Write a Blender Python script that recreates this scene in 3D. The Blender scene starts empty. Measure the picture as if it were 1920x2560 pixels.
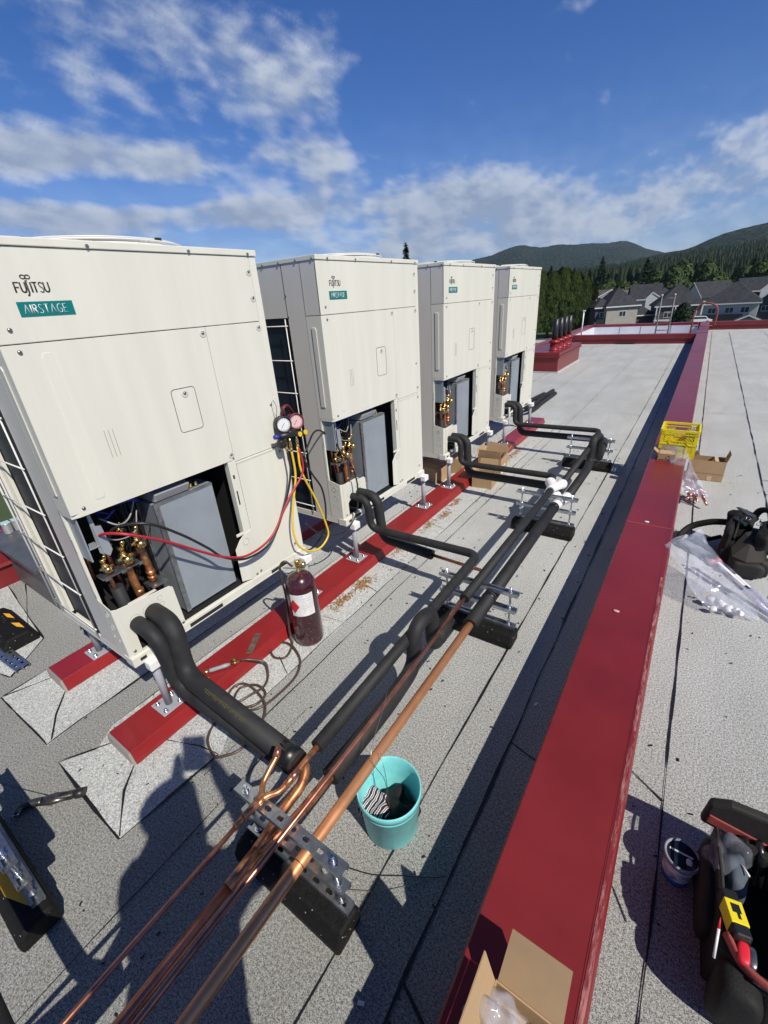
import bpy, bmesh, math, random
from mathutils import Vector, Matrix, noise as mnoise
random.seed(7)
R = math.radians
SC = bpy.context.scene
COL = SC.collection
# ------------------------------------------------------------------ camera
cam = bpy.data.cameras.new("camera"); camo = bpy.data.objects.new("camera", cam); COL.objects.link(camo)
yaw, pitch, roll = R(35.94), R(25.785), R(-4.109)
cy_, sy_, cp_, sp_, cr_, sr_ = math.cos(yaw), math.sin(yaw), math.cos(pitch), math.sin(pitch), math.cos(roll), math.sin(roll)
fwd = Vector((-sy_*cp_, cy_*cp_, -sp_)); rgt = Vector((cy_, sy_, 0)); upv = rgt.cross(fwd)
r2 = cr_*rgt + sr_*upv; u2 = -sr_*rgt + cr_*upv
mw = Matrix((r2, u2, -fwd)).transposed().to_4x4(); mw.translation = Vector((0, 0, 1.85))
camo.matrix_world = mw
cam.sensor_fit = 'VERTICAL'; cam.sensor_height = 34.6; cam.lens = 34.6*1085.91/2560
cam.clip_start = 0.02; cam.clip_end = 20000
SC.camera = camo
SC.render.resolution_x = 768; SC.render.resolution_y = 1024
# ------------------------------------------------------------------ sky and sun
SUN = Vector((0.88, -0.31, 1.0)).normalized()
W = bpy.data.worlds.new("World"); SC.world = W; W.use_nodes = True
wt = W.node_tree; wt.nodes.clear()
def WN(t, **k):
    n = wt.nodes.new(t)
    for a, b in k.items(): setattr(n, a, b)
    return n
def wl(a, b): wt.links.new(a, b)
def wm(op, a, b=None, c=None, clamp=False):
    n = WN('ShaderNodeMath', operation=op); n.use_clamp = clamp
    for i, v in enumerate((a, b, c)):
        if v is None: continue
        if isinstance(v, (int, float)): n.inputs[i].default_value = v
        else: wl(v, n.inputs[i])
    return n.outputs[0]
sky = WN('ShaderNodeTexSky', sky_type='NISHITA'); sky.sun_disc = False
sky.sun_elevation = math.asin(SUN.z); sky.sun_rotation = math.atan2(SUN.x, SUN.y)
sky.air_density = 1.0; sky.dust_density = 0.1; sky.ozone_density = 3.0; sky.altitude = 200
hs = WN('ShaderNodeHueSaturation'); hs.inputs['Saturation'].default_value = 1.22; hs.inputs['Value'].default_value = 0.92
wl(sky.outputs[0], hs.inputs['Color'])
sm = WN('ShaderNodeMix', data_type='RGBA', blend_type='MULTIPLY'); sm.inputs[0].default_value = 1; sm.inputs[7].default_value = (.80, .98, 1.42, 1); wl(hs.outputs[0], sm.inputs[6])
tc = WN('ShaderNodeTexCoord'); sx = WN('ShaderNodeSeparateXYZ'); wl(tc.outputs['Generated'], sx.inputs[0])
az = wm('ARCTAN2', sx.outputs[0], sx.outputs[1]); el = wm('ARCSINE', sx.outputs[2])
zz = wm('ADD', wm('MAXIMUM', sx.outputs[2], 0.0), 0.16)
def cvec(off, s, f=1.0):
    c = WN('ShaderNodeCombineXYZ')
    wl(wm('ADD', wm('DIVIDE', sx.outputs[0], zz), off[0]), c.inputs[0]); wl(wm('ADD', wm('DIVIDE', sx.outputs[1], zz), off[1]), c.inputs[1])
    return c.outputs[0]
def cnoise(vec, s, det, rough=0.55, dist=0.0):
    n = WN('ShaderNodeTexNoise'); n.inputs['Scale'].default_value = s; n.inputs['Detail'].default_value = det
    n.inputs['Roughness'].default_value = rough; n.inputs['Distortion'].default_value = dist
    wl(vec, n.inputs['Vector']); return n.outputs[0]
def blob(a0, e0, ra, re_, amp):
    u = wm('DIVIDE', wm('SUBTRACT', az, R(a0)), R(ra)); v = wm('DIVIDE', wm('SUBTRACT', el, R(e0)), R(re_))
    d = wm('ADD', wm('MULTIPLY', u, u), wm('MULTIPLY', v, v))
    return wm('MULTIPLY', wm('POWER', 2.718, wm('MULTIPLY', d, -1.0)), amp)
CLOUDS = [(-53, 21.5, 11, 5.0, .25), (-43.5, 18.5, 6.5, 3.4, .20), (-60, 18.5, 3, 1.5, .12), (-63.5, 13.6, 8, 1.9, .48), (-54.0, 13.2, 3, 1.6, .32), (-64, 8.7, 9, 1.6, .40), (-57, 11.0, 12, .8, -.22), (-42, 13.8, 8, 1.7, .28), (-48, 9.5, 8, 2.4, .27), (-33, 9.5, 16, 2.8, .33),
          (-10, 7.0, 18, 3.2, .34), (0, 11.0, 6, 2.4, .16), (-28, 4.5, 14, 2.5, .28), (-22, 17, 4, 1.2, .08), (-5, 14.3, 3, 1.0, .10), (-72, 16, 6, 8, .2), (100, 14, 50, 5, .10)]
bias = None
for c in CLOUDS:
    b = blob(*c); bias = b if bias is None else wm('ADD', bias, b)
def avec(da, de):
    c = WN('ShaderNodeCombineXYZ'); wl(wm('ADD', az, da), c.inputs[0]); wl(wm('MULTIPLY', wm('ADD', el, de), 1.55), c.inputs[1]); return c.outputs[0]
v0 = avec(0, 0); vS = avec(.016, .022)
def dens(v): return wm('ADD', wm('MULTIPLY', cnoise(v, 6.2, 9, .56, .0), .85), wm('MULTIPLY', cnoise(v, 25.0, 7, .6, .0), .22))
d0 = wm('ADD', dens(v0), bias); dS = wm('ADD', dens(vS), bias)
mr = WN('ShaderNodeMapRange', interpolation_type='SMOOTHSTEP'); mr.inputs['From Min'].default_value = .62; mr.inputs['From Max'].default_value = .94
mr.inputs['To Max'].default_value = 0.93; wl(d0, mr.inputs['Value'])
sh = WN('ShaderNodeMapRange'); sh.inputs['From Min'].default_value = -.09; sh.inputs['From Max'].default_value = .10
sh.inputs['To Min'].default_value = .0; sh.inputs['To Max'].default_value = 1
wl(wm('SUBTRACT', d0, dS), sh.inputs['Value'])
thick = WN('ShaderNodeMapRange'); thick.inputs['From Min'].default_value = .70; thick.inputs['From Max'].default_value = 1.15
thick.inputs['To Min'].default_value = 1.0; thick.inputs['To Max'].default_value = .40; wl(d0, thick.inputs['Value'])
lum = wm('MULTIPLY', wm('ADD', wm('MULTIPLY', sh.outputs[0], .72), .33), thick.outputs[0])
ccol = WN('ShaderNodeMix', data_type='RGBA')
ccol.inputs[6].default_value = (2.5, 3.5, 5.6, 1); ccol.inputs[7].default_value = (8.4, 9.1, 10.2, 1)
wl(lum, ccol.inputs[0])
veil = wm('MULTIPLY', wm('POWER', 2.718, wm('MULTIPLY', wm('MULTIPLY', wm('DIVIDE', el, R(9.5)), wm('DIVIDE', el, R(9.5))), -1.0)), .40)
hi_ = WN('ShaderNodeMapRange', interpolation_type='SMOOTHSTEP'); hi_.inputs['From Min'].default_value = R(27); hi_.inputs['From Max'].default_value = R(62); hi_.inputs['To Min'].default_value = 1; hi_.inputs['To Max'].default_value = .32; wl(el, hi_.inputs['Value'])  # sky dimmed above the view, added to cut fill light in the shadows
mx = WN('ShaderNodeMix', data_type='RGBA'); wl(wm('MAXIMUM', mr.outputs[0], veil), mx.inputs[0]); wl(sm.outputs[2], mx.inputs[6]); wl(ccol.outputs[2], mx.inputs[7])
bg = WN('ShaderNodeBackground'); wl(wm('MULTIPLY', hi_.outputs[0], 0.08), bg.inputs['Strength'])
wl(mx.outputs[2], bg.inputs['Color']); wo = WN('ShaderNodeOutputWorld'); wl(bg.outputs[0], wo.inputs[0])
sun = bpy.data.lights.new("sun", 'SUN'); sun.energy = 4.8; sun.angle = R(0.55); sun.color = (1, .935, .82)
suno = bpy.data.objects.new("sun", sun); suno.rotation_euler = SUN.to_track_quat('Z', 'Y').to_euler(); COL.objects.link(suno)
SC.view_settings.view_transform = 'Standard'; SC.view_settings.look = 'None'; SC.view_settings.exposure = 0.0; SC.view_settings.gamma = 1

# ------------------------------------------------------------------ materials
MATS = {}
def mat(name, col, rough=.5, metal=0, spec=.5, coat=0, var=0.0, vscale=8, bump=0, bscale=60, var2=None, trans=0, alpha=1, stretch=None, sheen=0):
    if name in MATS: return MATS[name]
    m = bpy.data.materials.new(name); m.use_nodes = True; nt = m.node_tree; p = nt.nodes['Principled BSDF']
    p.inputs['Base Color'].default_value = (*col, 1); p.inputs['Roughness'].default_value = rough; p.inputs['Metallic'].default_value = metal
    p.inputs['Specular IOR Level'].default_value = spec; p.inputs['Coat Weight'].default_value = coat
    if trans: p.inputs['Transmission Weight'].default_value = trans
    if alpha < 1: p.inputs['Alpha'].default_value = alpha
    t = nt.nodes.new('ShaderNodeTexCoord'); vec = t.outputs['Object']
    if stretch:
        mp = nt.nodes.new('ShaderNodeMapping'); mp.inputs['Scale'].default_value = stretch; nt.links.new(vec, mp.inputs[0]); vec = mp.outputs[0]
    if var or var2:
        n = nt.nodes.new('ShaderNodeTexNoise'); n.inputs['Scale'].default_value = vscale; n.inputs['Detail'].default_value = 6; n.inputs['Roughness'].default_value = .6
        nt.links.new(vec, n.inputs['Vector'])
        r = nt.nodes.new('ShaderNodeMapRange'); r.inputs['From Min'].default_value = .35; r.inputs['From Max'].default_value = .65; nt.links.new(n.outputs[0], r.inputs[0])
        x = nt.nodes.new('ShaderNodeMix'); x.data_type = 'RGBA'; x.inputs[6].default_value = (*[c*(1-var) for c in col], 1)
        x.inputs[7].default_value = (*(var2 or [min(1, c*(1+var)) for c in col]), 1)
        nt.links.new(r.outputs[0], x.inputs[0]); nt.links.new(x.outputs[2], p.inputs['Base Color'])
        rr = nt.nodes.new('ShaderNodeMapRange'); rr.inputs['To Min'].default_value = max(.03, rough*.8); rr.inputs['To Max'].default_value = min(1, rough*1.25)
        nt.links.new(n.outputs[0], rr.inputs[0]); nt.links.new(rr.outputs[0], p.inputs['Roughness'])
    if bump:
        n2 = nt.nodes.new('ShaderNodeTexNoise'); n2.inputs['Scale'].default_value = bscale; n2.inputs['Detail'].default_value = 4; nt.links.new(vec, n2.inputs['Vector'])
        b = nt.nodes.new('ShaderNodeBump'); b.inputs['Strength'].default_value = bump; b.inputs['Distance'].default_value = .003
        nt.links.new(n2.outputs[0], b.inputs['Height']); nt.links.new(b.outputs[0], p.inputs['Normal'])
    MATS[name] = m; return m
def felt(name, dark, light, warm, amt=1.0, grime_and_shade=False):
    m = bpy.data.materials.new(name); m.use_nodes = True; nt = m.node_tree; p = nt.nodes['Principled BSDF']; L = nt.links.new
    t = nt.nodes.new('ShaderNodeTexCoord')
    def nz(s, d, r=.6, st=None):
        v = t.outputs['Object']
        if st:
            mp = nt.nodes.new('ShaderNodeMapping'); mp.inputs['Scale'].default_value = st; L(v, mp.inputs[0]); v = mp.outputs[0]
        n = nt.nodes.new('ShaderNodeTexNoise'); n.inputs['Scale'].default_value = s; n.inputs['Detail'].default_value = d; n.inputs['Roughness'].default_value = r; L(v, n.inputs['Vector']); return n.outputs[0]
    ga = nz(300, 2, .8); gb = nz(120, 2, .7); gm_ = nt.nodes.new('ShaderNodeMath'); gm_.operation = 'MULTIPLY_ADD'; L(gb, gm_.inputs[0]); gm_.inputs[1].default_value = .55; L(ga, gm_.inputs[2]); g = gm_.outputs[0]
    r = nt.nodes.new('ShaderNodeMapRange'); r.inputs['From Min'].default_value = .63; r.inputs['From Max'].default_value = .93; L(g, r.inputs[0])
    x = nt.nodes.new('ShaderNodeMix'); x.data_type = 'RGBA'; x.inputs[6].default_value = (*dark, 1); x.inputs[7].default_value = (*light, 1); L(r.outputs[0], x.inputs[0])
    # weathering in broad patches and in streaks along the rolls
    a = nz(1.1, 7, .65); b = nz(2.2, 6, .6, (1.6, .35, 1)); ad = nt.nodes.new('ShaderNodeMath'); ad.operation = 'ADD'; L(a, ad.inputs[0]); L(b, ad.inputs[1])
    r2_ = nt.nodes.new('ShaderNodeMapRange'); r2_.inputs['From Min'].default_value = .75; r2_.inputs['From Max'].default_value = 1.25; r2_.inputs['To Max'].default_value = amt; L(ad.outputs[0], r2_.inputs[0])
    y = nt.nodes.new('ShaderNodeMix'); y.data_type = 'RGBA'; y.blend_type = 'MULTIPLY'; L(r2_.outputs[0], y.inputs[0]); L(x.outputs[2], y.inputs[6]); y.inputs[7].default_value = (*warm, 1)
    c = nz(26, 6, .75); r3 = nt.nodes.new('ShaderNodeMapRange'); r3.inputs['From Min'].default_value = .58; r3.inputs['From Max'].default_value = .75; r3.inputs['To Max'].default_value = .45; L(c, r3.inputs[0])
    z = nt.nodes.new('ShaderNodeMix'); z.data_type = 'RGBA'; z.blend_type = 'MULTIPLY'; L(r3.outputs[0], z.inputs[0]); L(y.outputs[2], z.inputs[6]); z.inputs[7].default_value = (.62, .60, .56, 1)
    fin = z.outputs[2]
    if grime_and_shade:   # darker toward the near end: dirt, plus the weaker light there painted in
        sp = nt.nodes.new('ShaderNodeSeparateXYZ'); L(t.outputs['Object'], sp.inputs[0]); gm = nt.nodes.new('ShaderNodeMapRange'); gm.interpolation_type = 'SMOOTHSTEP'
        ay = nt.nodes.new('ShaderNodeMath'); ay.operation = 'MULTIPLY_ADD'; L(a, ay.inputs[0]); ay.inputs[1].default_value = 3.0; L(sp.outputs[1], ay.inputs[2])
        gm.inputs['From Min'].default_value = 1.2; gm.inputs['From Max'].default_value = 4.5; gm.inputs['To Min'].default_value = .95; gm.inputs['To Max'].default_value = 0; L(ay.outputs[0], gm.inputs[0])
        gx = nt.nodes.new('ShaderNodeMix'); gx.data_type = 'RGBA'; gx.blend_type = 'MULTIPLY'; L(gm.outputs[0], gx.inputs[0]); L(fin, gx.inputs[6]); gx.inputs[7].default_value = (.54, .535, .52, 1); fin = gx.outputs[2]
    L(fin, p.inputs['Base Color']); p.inputs['Roughness'].default_value = .93; p.inputs['Specular IOR Level'].default_value = .25
    bu = nt.nodes.new('ShaderNodeBump'); bu.inputs['Strength'].default_value = .6; bu.inputs['Distance'].default_value = .002; L(g, bu.inputs['Height']); L(bu.outputs[0], p.inputs['Normal'])
    return m
FELT = felt('grey_granule_felt', (.13, .133, .134), (.83, .85, .85), (.80, .80, .775), grime_and_shade=True)
FELT2 = felt('pale_granule_felt', (.22, .226, .227), (.82, .845, .84), (.82, .82, .81))
TAR = mat('tar', (.012, .012, .013), .45, bump=.6, bscale=90)
RED = mat('red_sheet_metal', (.26, .017, .019), .33, var=.10, vscale=3, bump=.04, bscale=9, coat=.25)
REDP = mat('red_coping_metal', (.185, .017, .020), .36, var=.12, vscale=2.5, bump=.05, bscale=7, coat=.12)
SCUFF = mat('scuffed_red_edge', (.33, .10, .11), .5, var=.35, vscale=25)
SCUFFM = bpy.data.materials.new('worn_red_edge'); SCUFFM.use_nodes = True
def _sc(m):
    nt = m.node_tree; p = nt.nodes['Principled BSDF']; p.inputs['Roughness'].default_value = .5; L = nt.links.new; t = nt.nodes.new('ShaderNodeTexCoord'); mp = nt.nodes.new('ShaderNodeMapping'); mp.inputs['Scale'].default_value = (60, 9, 1); L(t.outputs['Object'], mp.inputs[0])
    n = nt.nodes.new('ShaderNodeTexNoise'); n.inputs['Scale'].default_value = 1; n.inputs['Detail'].default_value = 8; n.inputs['Roughness'].default_value = .75; L(mp.outputs[0], n.inputs[0]); r = nt.nodes.new('ShaderNodeMapRange'); r.inputs['From Min'].default_value = .46; r.inputs['From Max'].default_value = .60; L(n.outputs[0], r.inputs[0])
    x = nt.nodes.new('ShaderNodeMix'); x.data_type = 'RGBA'; x.inputs[6].default_value = (.185, .017, .020, 1); x.inputs[7].default_value = (.42, .19, .18, 1); L(r.outputs[0], x.inputs[0]); L(x.outputs[2], p.inputs['Base Color'])
_sc(SCUFFM)
CREAM = mat('cream_painted_steel', (.70, .69, .60), .42, var=.035, vscale=7, bump=.03, bscale=6, stretch=(1, 1.6, .12))
CREAMD = mat('cream_edge', (.60, .585, .53), .45)
SIDE = mat('cream_side_steel', (.66, .635, .58), .34, var=.03, vscale=4, bump=.05, bscale=5, stretch=(1, 1, .3))
DARK = mat('dark_seam', (.02, .02, .02), .7)
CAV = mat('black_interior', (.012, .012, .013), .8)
GREYM = mat('grey_blue_sheet_steel', (.36, .405, .445), .42, metal=.35, var=.06, vscale=6)
GALV = mat('galvanised_steel', (.46, .49, .52), .30, metal=.92, var=.22, vscale=30, bump=.05, bscale=60)
ZINC = mat('bright_zinc', (.75, .77, .79), .22, metal=1, var=.08, vscale=40)
POST = mat('grey_painted_post', (.34, .35, .385), .4, var=.06, vscale=20)
WHITE = mat('white_plastic', (.82, .82, .82), .35)
COIL = mat('dark_blue_coil_fins', (.006, .012, .026), .5, var=.3, vscale=3, stretch=(1, 1, 5))
WIRE = mat('white_wire', (.75, .74, .70), .35)
def foam_mat():
    m = mat('black_foam_insulation', (.022, .022, .023), .62, spec=.35, var=.25, vscale=14, bump=.25, bscale=260)
    return m
FOAM = foam_mat()
FOAMD = mat('foam_end', (.008, .008, .008), .95)
TAPE = mat('black_tape', (.010, .010, .011), .35)
COPPER = mat('bright_copper', (.92, .42, .19), .40, metal=.68, var=.08, vscale=12, bump=.03, bscale=40)
COPPERD = mat('dull_pink_copper', (.48, .20, .135), .32, metal=.85, var=.22, vscale=22, bump=.06, bscale=60)
COPPERB = mat('heat_marked_copper', (.60, .26, .12), .36, metal=.82, var=.42, vscale=28, bump=.08, bscale=70)
BRASS = mat('brass', (.78, .56, .22), .25, metal=1, var=.12, vscale=50)
RUBBER = mat('black_rubber', (.006, .006, .006), .7, spec=.3, var=.4, vscale=60, bump=.8, bscale=140)
def _fleck(m):
    nt = m.node_tree; p = nt.nodes['Principled BSDF']; t = nt.nodes.new('ShaderNodeTexCoord'); v = nt.nodes.new('ShaderNodeTexVoronoi'); v.inputs['Scale'].default_value = 55; nt.links.new(t.outputs['Object'], v.inputs[0])
    c = nt.nodes.new('ShaderNodeMath'); c.operation = 'LESS_THAN'; c.inputs[1].default_value = .14; nt.links.new(v.outputs['Distance'], c.inputs[0]); s2 = nt.nodes.new('ShaderNodeSeparateColor'); nt.links.new(v.outputs['Color'], s2.inputs[0])
    g2 = nt.nodes.new('ShaderNodeMath'); g2.operation = 'GREATER_THAN'; g2.inputs[1].default_value = .72; nt.links.new(s2.outputs[0], g2.inputs[0]); a2 = nt.nodes.new('ShaderNodeMath'); a2.operation = 'MULTIPLY'; nt.links.new(c.outputs[0], a2.inputs[0]); nt.links.new(g2.outputs[0], a2.inputs[1])
    old = p.inputs['Base Color'].links[0].from_socket; x = nt.nodes.new('ShaderNodeMix'); x.data_type = 'RGBA'; nt.links.new(a2.outputs[0], x.inputs[0]); nt.links.new(old, x.inputs[6]); x.inputs[7].default_value = (.32, .32, .29, 1); nt.links.new(x.outputs[2], p.inputs['Base Color'])
_fleck(RUBBER)
FLECK = mat('pale_rubber_fleck', (.45, .45, .42), .7)
YEL = mat('yellow_reflective', (.85, .42, .03), .4)
CARD = mat('cardboard', (.43, .29, .16), .85, var=.10, vscale=6, bump=.15, bscale=220, stretch=(1, .08, 1))
CARDD = mat('cardboard_inner', (.36, .245, .14), .9, var=.08, vscale=6)
TAN = mat('packing_tape', (.62, .47, .27), .25)
YPL = mat('yellow_plastic', (.80, .66, .02), .35, var=.05, vscale=12)
TEAL = mat('turquoise_plastic', (.23, .70, .72), .42, var=.10, vscale=16, bump=.04, bscale=30)
PINK = mat('plum_painted_steel', (.050, .012, .018), .24, var=.35, vscale=18, coat=.4)
LABEL = mat('paper_label', (.75, .75, .73), .6, var=.10, vscale=25)
REDL = mat('red_ink', (.55, .02, .03), .6)
INK = mat('black_ink', (.02, .02, .02), .5)
TEALB = mat('green_badge', (.0, .17, .165), .4)
HB = mat('black_hose', (.018, .018, .019), .4)
HR = mat('red_hose', (.38, .02, .03), .4)
HY = mat('yellow_hose', (.78, .52, .03), .4)
HBR = mat('brown_hose', (.07, .045, .04), .35)
GLASS = mat('dial_glass_white', (.70, .71, .72), .2)
MAROON = mat('maroon_rubber', (.12, .018, .025), .45)
BLU = mat('blue_plastic', (.02, .03, .30), .4)
NYL = mat('black_nylon', (.0035, .0035, .0035), .75, var=.4, vscale=30, bump=.5, bscale=180, stretch=(1, 1, 1))
NYLG = mat('grey_brown_nylon', (.024, .021, .018), .7, var=.2, vscale=20, bump=.4, bscale=200)
NYLR = mat('faded_red_nylon', (.30, .055, .045), .7, var=.2, vscale=20, bump=.3, bscale=200)
LEAF = mat('dry_needles', (.42, .23, .09), .9, var=.5, vscale=90)
CLOTH = mat('white_cloth', (.6, .6, .6), .9)
SKIN = mat('skin', (.45, .25, .17), .5)
STEEL = mat('worn_tool_steel', (.30, .30, .30), .3, metal=.9, var=.3, vscale=30)
def film(name, a, tint=(.8, .82, .9)):
    m = bpy.data.materials.new(name); m.use_nodes = True; nt = m.node_tree; nt.nodes.clear(); L = nt.links.new
    o = nt.nodes.new('ShaderNodeOutputMaterial'); tr = nt.nodes.new('ShaderNodeBsdfTransparent'); tr.inputs[0].default_value = (.93, .94, .97, 1)
    p = nt.nodes.new('ShaderNodeBsdfPrincipled'); p.inputs['Base Color'].default_value = (*tint, 1); p.inputs['Roughness'].default_value = .12
    t = nt.nodes.new('ShaderNodeTexCoord'); n = nt.nodes.new('ShaderNodeTexNoise'); n.inputs['Scale'].default_value = 6; n.inputs['Detail'].default_value = 3; n.inputs['Distortion'].default_value = 2.5
    L(t.outputs['Object'], n.inputs[0]); r = nt.nodes.new('ShaderNodeMapRange'); r.inputs['From Min'].default_value = .42; r.inputs['From Max'].default_value = .68
    r.inputs['To Min'].default_value = a*.6; r.inputs['To Max'].default_value = min(1, a*1.7); L(n.outputs[0], r.inputs[0])
    b = nt.nodes.new('ShaderNodeBump'); b.inputs['Strength'].default_value = .5; b.inputs['Distance'].default_value = .01; L(n.outputs[0], b.inputs['Height']); L(b.outputs[0], p.inputs['Normal'])
    mx_ = nt.nodes.new('ShaderNodeMixShader'); L(r.outputs[0], mx_.inputs[0]); L(tr.outputs[0], mx_.inputs[1]); L(p.outputs[0], mx_.inputs[2]); L(mx_.outputs[0], o.inputs[0])
    return m
FILM = film('clear_plastic_film', .17, (.72, .76, .88))
FILMT = film('clear_plastic_tube', .30, (.62, .60, .85))

# ------------------------------------------------------------------ mesh tools
def fillet(pts, rad, seg=5):
    pts = [Vector(p) for p in pts]; out = [pts[0]]
    for i in range(1, len(pts)-1):
        a, b, c = pts[i-1], pts[i], pts[i+1]; u = (a-b); v = (c-b); r = min(rad, u.length*.49, v.length*.49)
        p0 = b + u.normalized()*r; p2 = b + v.normalized()*r
        for k in range(seg+1):
            t = k/seg; out.append(p0*(1-t)**2 + b*2*t*(1-t) + p2*t*t)
    out.append(pts[-1]); return out
def smooth_path(pts, n=8):
    P = [Vector(p) for p in pts]; P = [P[0]*2-P[1]] + P + [P[-1]*2-P[-2]]; out = []
    for i in range(1, len(P)-2):
        for k in range(n):
            t = k/n; a, b, c, d = P[i-1:i+3]
            out.append(.5*((2*b) + (c-a)*t + (2*a-5*b+4*c-d)*t*t + (-a+3*b-3*c+d)*t**3))
    out.append(P[-2]); return out
class M:
    def __init__(s): s.b = bmesh.new(); s.mi = 0; s.mats = []; s.marks = []
    def mark(s): s.marks.append(len(s.b.faces)); return s
    def use(s, m):
        if m not in s.mats: s.mats.append(m)
        s.mi = s.mats.index(m); return s
    def face(s, pts):
        f = s.b.faces.new([s.b.verts.new(p) for p in pts]); f.material_index = s.mi; return f
    def box(s, x0, x1, y0, y1, z0, z1, T=None):
        vs = [Vector((x, y, z)) for x in (x0, x1) for y in (y0, y1) for z in (z0, z1)]
        if T is not None: vs = [T @ v for v in vs]
        v = [s.b.verts.new(p) for p in vs]
        for q in ((0, 1, 3, 2), (4, 6, 7, 5), (0, 4, 5, 1), (2, 3, 7, 6), (0, 2, 6, 4), (1, 5, 7, 3)):
            f = s.b.faces.new([v[i] for i in q]); f.material_index = s.mi
        return s
    def prism(s, poly, h0, h1, T=None, ax=2):
        def P(p, h):
            q = {2: (p[0], p[1], h), 0: (h, p[0], p[1]), 1: (p[0], h, p[1])}[ax]; q = Vector(q); return T @ q if T is not None else q
        a = [s.b.verts.new(P(p, h0)) for p in poly]; b = [s.b.verts.new(P(p, h1)) for p in poly]; n = len(poly)
        for f in ([a[::-1], b] + [[a[i], a[(i+1) % n], b[(i+1) % n], b[i]] for i in range(n)]):
            g = s.b.faces.new(f); g.material_index = s.mi
        return s
    def tube(s, pts, r, n=12, caps=True, flat=1.0):
        pts = [Vector(p) for p in pts]; rs = r if isinstance(r, (list, tuple)) else [r]*len(pts)
        t0 = (pts[1]-pts[0]).normalized(); a = Vector((0, 0, 1)) if abs(t0.z) < .9 else Vector((1, 0, 0))
        u = t0.cross(a).normalized(); rings = []
        for i, p in enumerate(pts):
            t = (pts[min(i+1, len(pts)-1)]-pts[max(i-1, 0)]).normalized(); u = (u - t*u.dot(t)).normalized(); w = t.cross(u)
            rings.append([s.b.verts.new(p + (u*math.cos(k*2*math.pi/n) + w*math.sin(k*2*math.pi/n)*flat)*rs[i]) for k in range(n)])
        for A, B in zip(rings, rings[1:]):
            for k in range(n):
                f = s.b.faces.new((A[k], A[(k+1) % n], B[(k+1) % n], B[k])); f.material_index = s.mi; f.smooth = True
        if caps:
            for q in (rings[0][::-1], rings[-1]): f = s.b.faces.new(q); f.material_index = s.mi
        return s
    def lathe(s, prof, c=(0, 0, 0), n=32, T=None, caps=True):
        c = Vector(c); rings = []
        for r, z in prof:
            ring = []
            for k in range(n):
                p = Vector((r*math.cos(k*2*math.pi/n), r*math.sin(k*2*math.pi/n), z)); p = (T @ p if T is not None else p) + c; ring.append(s.b.verts.new(p))
            rings.append(ring)
        for A, B in zip(rings, rings[1:]):
            for k in range(n):
                f = s.b.faces.new((A[k], A[(k+1) % n], B[(k+1) % n], B[k])); f.material_index = s.mi; f.smooth = True
        if caps:
            for q in (rings[0][::-1], rings[-1]): f = s.b.faces.new(q); f.material_index = s.mi
        return s
    def blob(s, c, rx, ry, rz, e=.6, jit=0.0, T=None, n=20, seed=0, freq=9):
        c = Vector(c); rings = []
        sg = lambda v, p: math.copysign(abs(v)**p, v)
        for i in range(1, n):
            ph = -math.pi/2 + math.pi*i/n; ring = []
            for k in range(n*2):
                th = math.pi*k/n
                p = Vector((rx*sg(math.cos(ph), e)*sg(math.cos(th), e), ry*sg(math.cos(ph), e)*sg(math.sin(th), e), rz*sg(math.sin(ph), e)))
                if jit: p *= 1 + jit*mnoise.noise(p*freq + Vector((seed, seed*.7, 0)))
                if T is not None: p = T @ p
                ring.append(s.b.verts.new(p+c))
            rings.append(ring)
        for A, B in zip(rings, rings[1:]):
            for k in range(n*2):
                f = s.b.faces.new((A[k], A[(k+1) % (2*n)], B[(k+1) % (2*n)], B[k])); f.material_index = s.mi; f.smooth = True
        for q in (rings[0][::-1], rings[-1]): f = s.b.faces.new(q); f.material_index = s.mi; f.smooth = True
        return s
    def done(s, name, m=None, parent=None, bevel=0, label=None, cat=None, group=None, kind=None, loc=None, subd=0, each=False):
        if each: return s.split(name, m, parent, bevel)
        me = bpy.data.meshes.new(name); bmesh.ops.recalc_face_normals(s.b, faces=s.b.faces[:]); s.b.to_mesh(me); s.b.free()
        for q in (s.mats or [m]): me.materials.append(q)
        o = bpy.data.objects.new(name, me); COL.objects.link(o)
        if parent: o.parent = parent
        if loc: o.location = loc
        if bevel:
            bv = o.modifiers.new('bevel', 'BEVEL'); bv.width = bevel; bv.segments = 2; bv.limit_method = 'ANGLE'; bv.angle_limit = R(40); bv.harden_normals = False
        if subd: sd = o.modifiers.new('sub', 'SUBSURF'); sd.levels = subd; sd.render_levels = subd
        if label: o['label'] = label
        if cat: o['category'] = cat
        if group: o['group'] = group
        if kind: o['kind'] = kind
        return o
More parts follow.
